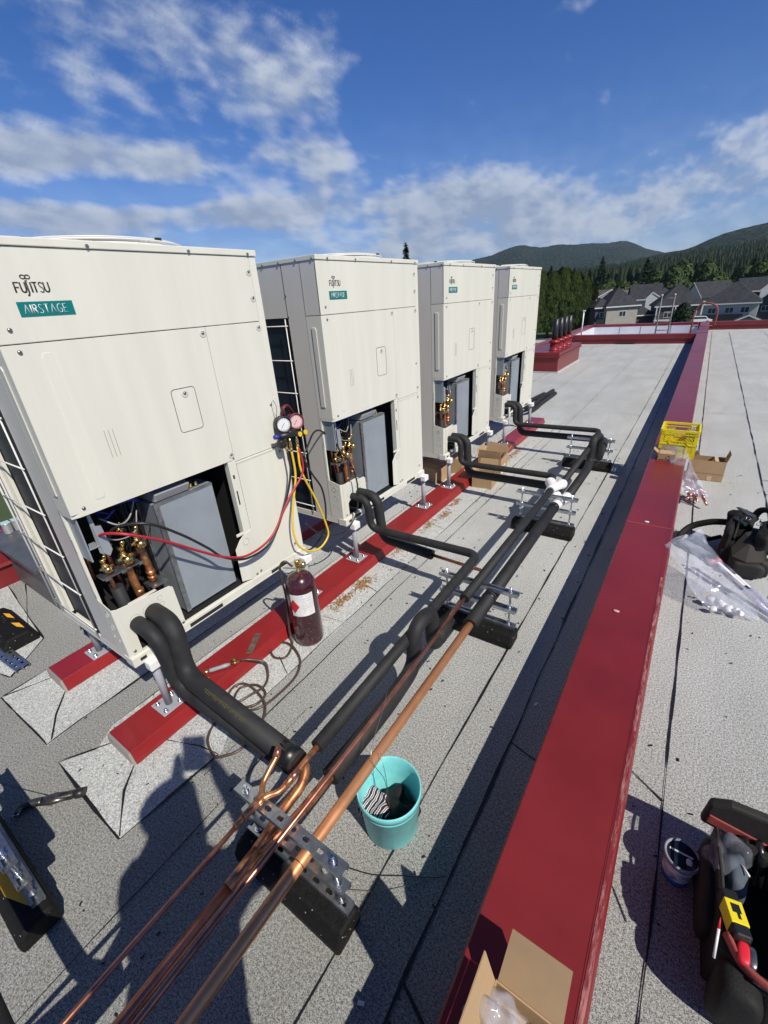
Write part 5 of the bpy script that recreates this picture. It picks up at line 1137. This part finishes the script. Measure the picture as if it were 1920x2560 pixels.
# ------------------------------------------------------------------ the photographer (casts the long shadow)
pm = bpy.data.meshes.new('person'); bmv = bmesh.new(); ls = []
def V(p, r_): v = bmv.verts.new(p); ls.append((r_[0]*(1.0 if p[2] < 1.3 else 1.25 if r_[0] > .06 else 1.35 if r_[0] > .025 else 1), r_[1]*(1.25 if r_[0] > .06 else 1.35 if r_[0] > .025 else 1))); return v
px_, py_ = .10, -.215
fx, fy = -.587, .81   # facing
def Wp(f, s, z): return (px_+fx*f+.81*s, py_+fy*f+.587*s, z)   # forward, to the right, height
pel = V(Wp(-.03, -.10, 1.00), (.14, .12)); bel = V(Wp(-.01, -.06, 1.16), (.15, .12)); che = V(Wp(0, 0, 1.38), (.18, .13)); nek = V(Wp(0, 0, 1.53), (.07, .07)); jaw = V(Wp(.02, 0, 1.62), (.075, .085)); hed = V(Wp(.02, 0, 1.72), (.085, .10)); crn = V(Wp(0, 0, 1.79), (.06, .065))
for a, b in ((pel, bel), (bel, che), (che, nek), (nek, jaw), (jaw, hed), (hed, crn)): bmv.edges.new((a, b))
for s in (-1, 1):
    hip = V(Wp(-.03, -.12+s*.085, .93), (.085, .09)); kn = V(Wp(.02, -.13+s*.11, .50), (.062, .065)); an = V(Wp(-.02, -.13+s*.12, .09), (.045, .045)); to = V(Wp(.13, -.13+s*.14, .035), (.04, .03))
    sh_ = V(Wp(0, s*.19, 1.45), (.065, .065)); eb_ = V(Wp(.10, .02+s*.22, 1.36), (.045, .045)); wr_ = V(Wp(.165, .045+s*.11, 1.66), (.028, .028)); hn = V(Wp(.175, .045+s*.085, 1.75), (.030, .020))
    for a, b in ((pel, hip), (hip, kn), (kn, an), (an, to), (che, sh_), (sh_, eb_), (eb_, wr_), (wr_, hn)): bmv.edges.new((a, b))
    for f_ in range(4):
        k1 = V(Wp(.180+.004*f_, .045+s*.078, 1.78+.018*f_), (.009, .009)); k2 = V(Wp(.198, .045+s*.060, 1.785+.018*f_), (.008, .008)); bmv.edges.new((hn, k1)); bmv.edges.new((k1, k2))
bmv.to_mesh(pm); bmv.free()
po = bpy.data.objects.new('person', pm); COL.objects.link(po); pm.skin_vertices or None
sk = po.modifiers.new('skin', 'SKIN'); sk.use_smooth_shade = True
for i, r_ in enumerate(ls): pm.skin_vertices[0].data[i].radius = r_
pm.skin_vertices[0].data[0].use_root = True
sb_ = po.modifiers.new('sub', 'SUBSURF'); sb_.levels = 1; sb_.render_levels = 1
po.data.materials.append(mat('dark_work_clothes', (.05, .055, .07), .85, var=.2, vscale=20)); po['label'] = 'person in dark work clothes holding up the phone, seen only by the shadow'; po['category'] = 'person'
m = M().use(MATS['dark_work_clothes']); m.blob((0, 0, 0), .10, .115, .07, .9, n=12); c_ = m.done('cap', None, po); c_.location = Wp(0, 0, 1.79)
ph = M().use(HB).box(-.055, .055, -.004, .004, -.08, .08); pho = ph.done('phone', None, label='dark phone held up by the person', cat='phone', loc=Wp(.205, .045, 1.83)); pho.rotation_euler = (R(-25), 0, R(36))

# ------------------------------------------------------------------ hills
def hill(name, pts, depth, mt, seed, amp, foot):
    """pts: crest points (x, y, z); the slope falls toward the viewer"""
    m = M().use(mt); P = smooth_path([Vector(p) for p in pts], 26); G = []; n = 26
    for i, p in enumerate(P):
        row = []
        hd = Vector((p.x, p.y, 0)).normalized()
        for j in range(n+1):
            v = j/n; q = Vector((p.x, p.y, 0)) - hd*depth*v; z = foot+(p.z-foot)*(1-v)**1.15
            s = 1 if j < n else 0
            z += s*amp*(mnoise.noise(q*.0016+Vector((seed, 0, 0)))*1.0*(.25+v) + .45*mnoise.noise(q*.006+Vector((0, seed, 0))) + .10*mnoise.noise(q*.03) + .05*mnoise.noise(q*.11))
            row.append(m.b.verts.new((q.x, q.y, max(z, GZ-2))))
        row.append(m.b.verts.new((p.x+hd.x*900, p.y+hd.y*900, foot-5))); row = [row[-1]]+row[:-1]
        G.append(row)
    for a, b in zip(G, G[1:]):
        for j in range(len(a)-1): f = m.b.faces.new((a[j], a[j+1], b[j+1], b[j])); f.smooth = True
    return m.done(name, None, kind='structure')
def forest_mat(name, a, b, sc):
    m = bpy.data.materials.new(name); m.use_nodes = True; nt = m.node_tree; p = nt.nodes['Principled BSDF']; p.inputs['Roughness'].default_value = .95; p.inputs['Specular IOR Level'].default_value = .1
    t = nt.nodes.new('ShaderNodeTexCoord'); x = nt.nodes.new('ShaderNodeMix'); x.data_type = 'RGBA'; x.inputs[6].default_value = (*a, 1); x.inputs[7].default_value = (*b, 1)
    n = nt.nodes.new('ShaderNodeTexNoise'); n.inputs['Scale'].default_value = sc; n.inputs['Detail'].default_value = 11; n.inputs['Roughness'].default_value = .82; nt.links.new(t.outputs['Object'], n.inputs[0])
    r = nt.nodes.new('ShaderNodeMapRange'); r.inputs['From Min'].default_value = .38; r.inputs['From Max'].default_value = .66; nt.links.new(n.outputs[0], r.inputs[0]); nt.links.new(r.outputs[0], x.inputs[0]); nt.links.new(x.outputs[2], p.inputs['Base Color'])
    v = nt.nodes.new('ShaderNodeTexVoronoi'); v.inputs['Scale'].default_value = .05; nt.links.new(t.outputs['Object'], v.inputs[0])
    bu = nt.nodes.new('ShaderNodeBump'); bu.inputs['Strength'].default_value = 1; bu.inputs['Distance'].default_value = 22; nt.links.new(v.outputs[0], bu.inputs['Height']); nt.links.new(bu.outputs[0], p.inputs['Normal'])
    return m
HM = forest_mat('hill_forest', (.014, .026, .018), (.036, .055, .032), .004)
hill('hill', [(-2600, 2500, 90), (-1900, 2900, 150), (-1406, 3233, 218), (-1260, 3369, 268), (-1173, 3439, 288), (-1060, 3520, 272), (-946, 3596, 280), (-810, 3690, 268), (-672, 3782, 268), (-560, 3850, 262), (-488, 3903, 240), (-390, 3951, 195), (-100, 4050, 120), (400, 4100, 60)], 2300, HM, 3, 26, -6)
hill('hill', [(-560, 1750, -5), (-380, 1880, 40), (-195, 1976, 86), (-106, 2043, 100), (-23, 2121, 133), (51, 2186, 152), (130, 2235, 164), (320, 2300, 190), (700, 2300, 230), (1200, 2200, 210)], 1500, HM, 9, 12, -6)

# ------------------------------------------------------------------ trees
LEAFM = {}
def leafmat(name, a, b):
    m = bpy.data.materials.new(name); m.use_nodes = True; nt = m.node_tree; p = nt.nodes['Principled BSDF']; p.inputs['Roughness'].default_value = .8; p.inputs['Specular IOR Level'].default_value = .25
    t = nt.nodes.new('ShaderNodeTexCoord'); n = nt.nodes.new('ShaderNodeTexNoise'); n.inputs['Scale'].default_value = 1.4; n.inputs['Detail'].default_value = 4; nt.links.new(t.outputs['Object'], n.inputs[0])
    x = nt.nodes.new('ShaderNodeMix'); x.data_type = 'RGBA'; x.inputs[6].default_value = (*a, 1); x.inputs[7].default_value = (*b, 1); r = nt.nodes.new('ShaderNodeMapRange'); r.inputs['From Min'].default_value = .35; r.inputs['From Max'].default_value = .65
    nt.links.new(n.outputs[0], r.inputs[0]); nt.links.new(r.outputs[0], x.inputs[0]); nt.links.new(x.outputs[2], p.inputs['Base Color']); return m
LCY = leafmat('cypress_leaf', (.035, .055, .014), (.085, .12, .03)); LCO = leafmat('conifer_leaf', (.010, .021, .010), (.028, .046, .019)); LDE = leafmat('broad_leaf', (.03, .055, .015), (.075, .11, .03))
BARK = mat('bark', (.12, .08, .055), .9, var=.3, vscale=4)
def crown(kind, h, r, n, leaf, mt, seed, z0=.0):
    m = M().use(mt); rnd = random.Random(seed)
    for i in range(n):
        u = rnd.random()
        if kind == 'cone': z = z0+(h-z0)*(1-(1-u)**.62); rr = r*(1-(z-z0)/(h-z0))**.85*(.80+.28*math.sin(z*5+rnd.random()*.8))+.05; q = rr*(rnd.random()**.35)
        elif kind == 'column': z = z0+(h-z0)*u; tt_ = (z-z0)/(h-z0); rr = r*(min(1, (tt_+.08)*5)*.35+.65)*max(.05, (1-(max(0, tt_-.5)/.52)**2)**.6)*(1+.0*tt_); q = rr*(rnd.random()**.22)
        else: z = z0+(h-z0)*u; tt_ = (z-z0)/(h-z0); rr = r*math.sqrt(max(.02, 1-(2*tt_-1)**2)); q = rr*(rnd.random()**.3)
        a = rnd.random()*6.283; q *= 1+.22*mnoise.noise(Vector((math.cos(a)*2.2, math.sin(a)*2.2, z*.55+seed)))*1.6
        c = Vector((q*math.cos(a), q*math.sin(a), z)); out = Vector((math.cos(a), math.sin(a), rnd.uniform(-.5, .8))).normalized()
        t1 = out.cross(Vector((rnd.uniform(-1, 1), rnd.uniform(-1, 1), rnd.uniform(-1, 1)))).normalized(); t2 = out.cross(t1); s = leaf*rnd.uniform(.6, 1.4)
        if kind == 'cone': t1 = (out+Vector((0, 0, -.5))).normalized(); t2 = Vector((-math.sin(a), math.cos(a), rnd.uniform(-.3, .3)))*.5
        if kind == 'column': t1 = (Vector((0, 0, 1))+out*.45).normalized(); t2 = Vector((-math.sin(a), math.cos(a), rnd.uniform(-.3, .3)))*.55
        m.b.faces.new([m.b.verts.new(c+v) for v in (t1*s, t2*s*.8, -t1*s*.9, -t2*s*.7+out*s*.3)]).material_index = 0
    return m
def tree(name, label, cat, loc, kind, h, r, n, leaf, mt, seed, z0, group):
    t = thing(name, label, cat, loc, group)
    m = M().use(BARK); rnd = random.Random(seed); k = r*.07+.08
    m.tube([(0, 0, -.3), (rnd.uniform(-.2, .2), rnd.uniform(-.2, .2), h*.4), (rnd.uniform(-.2, .2), 0, h*.85)], [k*1.3, k, k*.3], 8)
    for q in range(7):
        a = q*2.4; z = z0+(h-z0)*(.1+.1*q); m.tube([(0, 0, z), (math.cos(a)*r*.5, math.sin(a)*r*.5, z+h*.06)], [k*.5, k*.15], 5)
    m.done('trunk', None, t); crown(kind, h, r, n, leaf, mt, seed, z0).done('crown', None, t); return t
# row of columnar cypresses beyond the roof edge
hx = [(-36.0, 112.6), (-33.7, 114.2), (-31.4, 115.6), (-29.2, 117.0), (-27.1, 118.4), (-25.2, 119.6)]
names = ('first from the left', 'second from the left', 'third from the left', 'fourth from the left', 'fifth from the left', 'rightmost')
hh = (13.6, 14.2, 14.0, 14.5, 13.6, 12.4); cyp = []
for i, (x, y) in enumerate(hx):
    if i < 2: cyp.append(tree('cypress_tree', 'tall dense cypress in the row beyond the roof, '+names[i], 'tree', (x, y, GZ), 'column', 14.2, 3.0, 15000, .40, LCY, 20+i, 1.6, 'cypress row beyond the roof'))
    else: cyp.append(dup(cyp[i % 2], (x, y, GZ), 'tall dense cypress in the row beyond the roof, '+names[i], 1.3*i))
    cyp[-1].scale = (1, 1, hh[i]/14.2)
tree('spruce_tree', 'lone dark spruce tip showing between the second and third unit', 'tree', (-36.3, 59.6, GZ), 'cone', 17.6, 2.2, 5200, .30, LCO, 40, 3, 'lone trees')
tree('garden_tree', 'dark bushy young tree in front of the hipped house with the deck', 'tree', (-4.2, 109.5, GZ), 'round', 6.4, 1.75, 2600, .24, LCO, 41, 1.2, 'lone trees')
# belt of big trees behind the houses
protos = [tree('forest_tree', 'x', 'tree', (0, 0, GZ), k, h, r, n, lf, mt, sd, z0, 'tree belt behind the houses') for k, h, r, n, lf, mt, sd, z0 in (('cone', 20, 4.2, 2600, .55, LCO, 50, 1.5), ('cone', 16, 3.4, 2400, .6, LCO, 51, 1.0), ('round', 14, 4.2, 2600, .6, LDE, 52, 1.5), ('round', 11, 3.6, 2200, .6, LDE, 53, 1.0), ('cone', 21, 3.4, 2600, .6, LCO, 54, 2.0))]
rnd = random.Random(31); used = [False]*5; cnt = 0
kinds = ('tall conifer', 'broad conifer', 'rounded leafy tree', 'low rounded leafy tree', 'slim pointed conifer')
spots = []
for i in range(60):
    a = R(-16.6+i*.455+rnd.uniform(-.2, .2)); d = rnd.choice((196, 214, 236, 262, 290))+rnd.uniform(-8, 8); spots.append((a, d))
# ordered left to right; each labelled by its place in the belt
spots.sort(key=lambda s: s[0])
for i, (a, d) in enumerate(spots):
    k = rnd.choice((0, 1, 2, 2, 2, 3, 3, 1)); 
    if a < R(-11): k = rnd.choice((0, 4, 1))
    lab = kinds[k]+' in the dark tree belt behind the houses'
    o = protos[k] if not used[k] else dup(protos[k], (0, 0, 0), lab)
    used[k] = True; o.location = (d*math.sin(a), d*math.cos(a), GZ); o['label'] = lab; o['group'] = kinds[k]+'s in the belt behind the houses'; o.rotation_euler[2] = rnd.uniform(0, 6.28); s = rnd.uniform(.72, 1.12)*(d/235)
    if a < R(-14.5): s *= .95
    o.scale = (s, s, s)
for k in range(5):
    if not used[k]: o = protos[k]; o.location = (30+k*9, 255, GZ); o['label'] = kinds[k]+' at the right end of the tree belt'
# far woods climbing the slope: one mass nobody could count
m = M().use(LCO); rnd = random.Random(8)
for i in range(7500):
    a = R(rnd.uniform(-22, 16)); d = 310+rnd.random()**1.2*1050; x, y = d*math.sin(a), d*math.cos(a)
    # ground of the wood follows the right-hand hill's slope
    z = GZ + max(0, (d-480))*.035 + max(0, a+R(12))*max(0, d-380)*.10; h = rnd.uniform(9, 19)*(1+d/2500); r = h*.30; n = 5
    if a < R(-13) and d > 800: continue
    top = m.b.verts.new((x+rnd.uniform(-.6, .6), y, z+h)); ring = [m.b.verts.new((x+r*(1+rnd.uniform(-.3, .3))*math.cos(q*1.2566), y+r*math.sin(q*1.2566), z-2)) for q in range(n)]
    for q in range(n): m.b.faces.new((ring[q], ring[(q+1) % n], top))
m.done('forest', None, label='far conifer woods climbing the hillside', cat='forest', kind='stuff')

# ------------------------------------------------------------------ houses
ROOF = mat('dark_shingle', (.040, .043, .050), .9, spec=.2, var=.25, vscale=1.2, bump=.3, bscale=9); ROOFT = mat('weathered_shingle', (.11, .105, .09), .85, var=.25, vscale=1.0)
TRIM = mat('white_trim', (.62, .62, .60), .5); PANE = mat('window_pane', (.03, .04, .05), .12, spec=.8)
WALLS = [mat('grey_beige_siding', (.34, .32, .28), .8, var=.08, vscale=1), mat('charcoal_siding', (.065, .07, .075), .8, var=.1, vscale=1), mat('white_siding', (.52, .53, .53), .8, var=.05, vscale=1), mat('light_grey_siding', (.42, .42, .40), .8, var=.05, vscale=1)]
def house(label, x, y, w, d, eave, ridge, typ, rz, wall, roofm=ROOF, wins=((-.3, .62), (.3, .62), (-.25, .2), (.25, .2)), extra='', base=GZ, gable_front=False, name='house'):
    t = thing(name, label, 'house', (x, y, base), 'houses beyond the roof', R(rz)); e = eave-base; r_ = ridge-base; a, b = w/2, d/2
    m = M().use(wall); m.box(-a, a, -b, b, 0, e)
    if typ == 'gable': m.prism([(-a, e), (a, e), (0, r_-.15)], -b, b, ax=1)
    if typ == 'side': m.prism([(-b, e), (b, e), (0, r_-.15)], -a, a, ax=0)
    m.done('wall', None, t)
    m = M().use(roofm); o = .45; th = .16
    if typ == 'hip':
        rl = max(.3, (w-d)/2) if w > d else .3; rx = rl if w > d else .15; ry = 0 if w > d else (d-w)/2
        E = [(-a-o, -b-o), (a+o, -b-o), (a+o, b+o), (-a-o, b+o)]; T_ = [(-rx, -ry), (rx, -ry), (rx, ry), (-rx, ry)]
        lo = [m.b.verts.new((*p, e-th)) for p in E]; mid = [m.b.verts.new((*p, e+.02)) for p in E]; hi = [m.b.verts.new((p[0], p[1]+(.001 if i > 1 else 0), r_)) for i, p in enumerate(T_)]
        m.b.faces.new(lo[::-1]); m.b.faces.new(hi)
        for i in range(4): j = (i+1) % 4; m.b.faces.new((lo[i], lo[j], mid[j], mid[i])); m.b.faces.new((mid[i], mid[j], hi[j], hi[i]))
    elif typ == 'gable': m.prism([(-a-o, e-.25), (0, r_), (a+o, e-.25), (a+o, e-.02), (0, r_+.22), (-a-o, e-.02)], -b-o, b+o, ax=1)
    else: m.prism([(-b-o, e-.25), (0, r_), (b+o, e-.25), (b+o, e-.02), (0, r_+.22), (-b-o, e-.02)], -a-o, a+o, ax=0)
    rf_ = m.done('roof', None, t)
    m = M().use(TRIM)
    if typ == 'gable':
        for s in (-1, 1): m.prism([(s*(a+o), e-.28), (0, r_-.02), (0, r_+.24), (s*(a+o), e+.0)], -b-o-.06, -b-o-.003, ax=1)
    else: m.box(-a-o, a+o, -b-o-.05, -b-o-.003, e-th-.1, e-.02)
    m.done('fascia', None, rf_)
    rr = random.Random(int(x*7+y))
    m = M().use(ROOFT)
    for q in range(3): vx = rr.uniform(-a*.5, a*.5); m.box(vx-.15, vx+.15, -.4, .0, r_-.6, r_-.15) if typ != 'gable' else None
    if len(m.b.verts): m.done('roof_vent', None, rf_, each=True)
    else: m.b.free()
    for u, v in wins:
        wx = u*w; wz = e*v+ .2; m = M().use(TRIM); m.box(wx-.75, wx+.75, -b-.05, -b-.004, wz, wz+1.15); f = m.done('window', None, t)
        m = M().use(PANE); m.box(wx-.66, wx-.04, -b-.062, -b-.052, wz+.09, wz+1.06); m.box(wx+.04, wx+.66, -b-.062, -b-.052, wz+.09, wz+1.06); m.done('pane', None, f)
    for v in (.62,):
        m = M().use(TRIM); m.box(a+.004, a+.05, -.6, .6, e*v, e*v+1.1); f = m.done('window', None, t); m = M().use(PANE); m.box(a+.052, a+.06, -.5, .5, e*v+.1, e*v+1.0); m.done('pane', None, f)
    if 'deck' in extra:
        m = M().use(TRIM); m.box(-a-.2, a*.5, -b-1.9, -b-.002, e*.48, e*.48+.22)
        for u in (-a-.1, -a*.2, a*.45): m.box(u-.1, u+.1, -b-1.85, -b-1.65, 0, e-.1)
        m.done('deck', None, t)
        m = M().use(HB)
        m.box(-a-.2, a*.5, -b-1.9, -b-1.85, e*.48+1.0, e*.48+1.08)
        for q in range(22): u = -a-.2+q*(1.5*a+.2)/21; m.box(u-.02, u+.02, -b-1.89, -b-1.86, e*.48+.22, e*.48+1.0)
        m.done('railing', None, t)
    if 'rail' in extra:
        m = M().use(HB); m.box(-a-.1, a*.55, -b-1.4, -b-1.3, e*.42, e*.42+1.2); m.box(-a-.1, a*.55, -b-1.4, -b-.002, e*.40, e*.42); m.done('balcony', None, t)
    if 'frontgable' in extra:
        m = M().use(WALLS[2]); m.box(-.2, a*.95, -b-.8, -b-.002, e*.5, e-.1); m.prism([(-.4, e-.1), (a*1.05, e-.1), (a*.33, e+1.5)], -b-.8, -b+1.5, ax=1); gb = m.done('front_gable', None, t)
        m = M().use(TRIM); ap = (a*.33, e+1.75)
        for q in ((-.6, e-.15), (a*1.12, e-.15)): m.prism([q, ap, (ap[0], ap[1]-.3), (q[0], q[1]-.3)] if q[0] < 0 else [ap, q, (q[0], q[1]-.3), (ap[0], ap[1]-.3)], -b-.95, -b-.81, ax=1)
        m.done('gable_trim', None, gb)
    return t
house('grey beige two storey house with hipped charcoal roof, nearest the cypress row', -18.0, 119.5, 6.6, 8, -2.3, 1.2, 'hip', 32, WALLS[0], wins=((.02, .62), (-.12, .18), (.26, .18)), extra='')
house('dark recessed wing with a balcony on the left of the grey beige house', -21.2, 118.2, 3.4, 6, -2.4, -.6, 'hip', 32, WALLS[1], wins=((.0, .62),), extra='rail')
house('white sided house with a front gable and two bright windows, behind the grey beige one', -16.6, 159.5, 7.4, 9, -2.3, 1.3, 'side', 14, WALLS[2], wins=((.18, .72), (.36, .72)), extra='frontgable')
house('low garage with a small dark pyramid roof between two houses', -13.4, 124.8, 3.8, 5, -4.6, -2.8, 'hip', 28, WALLS[1], wins=())
house('charcoal house under a big hipped roof with a white deck, behind the ladder', -6.6, 125.5, 8.4, 9, -2.9, 1.3, 'hip', 12, WALLS[1], wins=((-.22, .55), (.05, .55), (.32, .55)), extra='deck')
house('house with a long sunlit white rake board, left of the biggest hipped house', -1.0, 162.5, 6.6, 10, -2.8, .9, 'gable', -48, WALLS[3], wins=((0, .6),))
house('biggest hipped house with a long black balcony rail, behind the red arch', 3.6, 126.8, 9.2, 9.3, -3.0, .9, 'hip', -4, WALLS[3], wins=((-.32, .62), (.0, .62), (.28, .62)), extra='rail')
house('small low shed gable in front of the balcony house', 6.0, 110.2, 3.3, 3, -5.5, -4.75, 'gable', 0, WALLS[0], wins=())
house('wide dark roofed house highest at the right edge', 9.5, 164.0, 8.6, 9, -1.8, 1.1, 'side', 6, WALLS[1], wins=((-.3, .7), (.2, .7)), extra='frontgable')
house('dark gabled house cut by the right edge of the picture', 12.6, 143.5, 7.0, 8, -4.2, -.8, 'gable', -12, WALLS[1], wins=((-.2, .6), (.2, .6)))
house('tan roofed house with a white gable in the back row on the left', -31.4, 181.5, 9.0, 8, -1.6, .4, 'gable', 40, WALLS[3], ROOFT, wins=((0, .7),))
house('long low tan roof in the back row behind the grey beige house', -25.8, 187.0, 9.0, 7, -1.5, -.1, 'side', 12, WALLS[0], ROOFT, wins=((0, .7),))
house('small dark roofed house in the back row between the white and charcoal ones', -13.6, 181.0, 5.2, 6, -2.0, .1, 'hip', 10, WALLS[2], wins=((0, .7),))
house('white trimmed gable house in the back row right of the charcoal roof', -5.2, 186.5, 5.6, 7, -2.4, -.3, 'gable', 30, WALLS[1], wins=((0, .6),))
house('pale house peeping over the back row near the middle', -19.2, 196.0, 6.0, 6, -1.4, .8, 'hip', 20, WALLS[3], ROOFT, wins=((0, .8),))
# parked white car
ca = thing('parked_car', 'white sport utility car parked between the deck house and the balcony house', 'car', (-1.55, 118.0, -6.55), None, R(12))
m = M().use(mat('white_car_paint', (.7, .7, .7), .25, coat=.8)); m.prism([(-2.2, .35), (2.2, .35), (2.25, .8), (1.5, 1.0), (1.0, 1.5), (-1.9, 1.55), (-2.2, .95)], -.85, .85, ax=1); m.done('body', None, ca, bevel=.08)
m = M().use(PANE); m.prism([(-1.9, 1.0), (1.3, 1.0), (.95, 1.40), (-1.75, 1.43)], -.86, -.853, ax=1); m.prism([(1.35, 1.0), (1.5, 1.02), (1.03, 1.47), (.95, 1.47)], -.7, .7, ax=1); m.done('side_glass', None, ca)
for x in (-1.4, 1.4):
    m = M().use(HB); m.lathe([(.2, -.1), (.34, -.09), (.34, .09), (.2, .1)], (x, -.80, .34), 16, T=rot('X', 90)); w_ = m.done('wheel', None, ca); m = M().use(ZINC); m.lathe([(.2, 0), (.19, .01)], (x, -.905, .34), 12, T=rot('X', 90)); m.done('rim', None, w_)
pd = M().use(mat('pale_concrete', (.45, .44, .42), .9)); pd.box(-40, -20, 104, 110, GZ-.2, GZ+.03); pd.box(-3.8, .8, 113, 122, GZ, -6.56); pd.done('pavement', kind='structure')

# ------------------------------------------------------------------ air between here and the hills
hz = M(); hz.box(-2900, 2600, -600, 5300, GZ-1.2, 420); hm = bpy.data.materials.new('thin_air'); hm.use_nodes = True; hn_ = hm.node_tree; hn_.nodes.clear()
ho = hn_.nodes.new('ShaderNodeOutputMaterial'); hv = hn_.nodes.new('ShaderNodeVolumePrincipled'); hv.inputs['Color'].default_value = (.62, .76, .95, 1); hv.inputs['Density'].default_value = 0.00006; hv.inputs['Anisotropy'].default_value = .2
hn_.links.new(hv.outputs[0], ho.inputs['Volume']); hz.use(hm)
hz.done('haze', None, label='thin blue haze lying between the roof and the hills', cat='haze', kind='stuff')
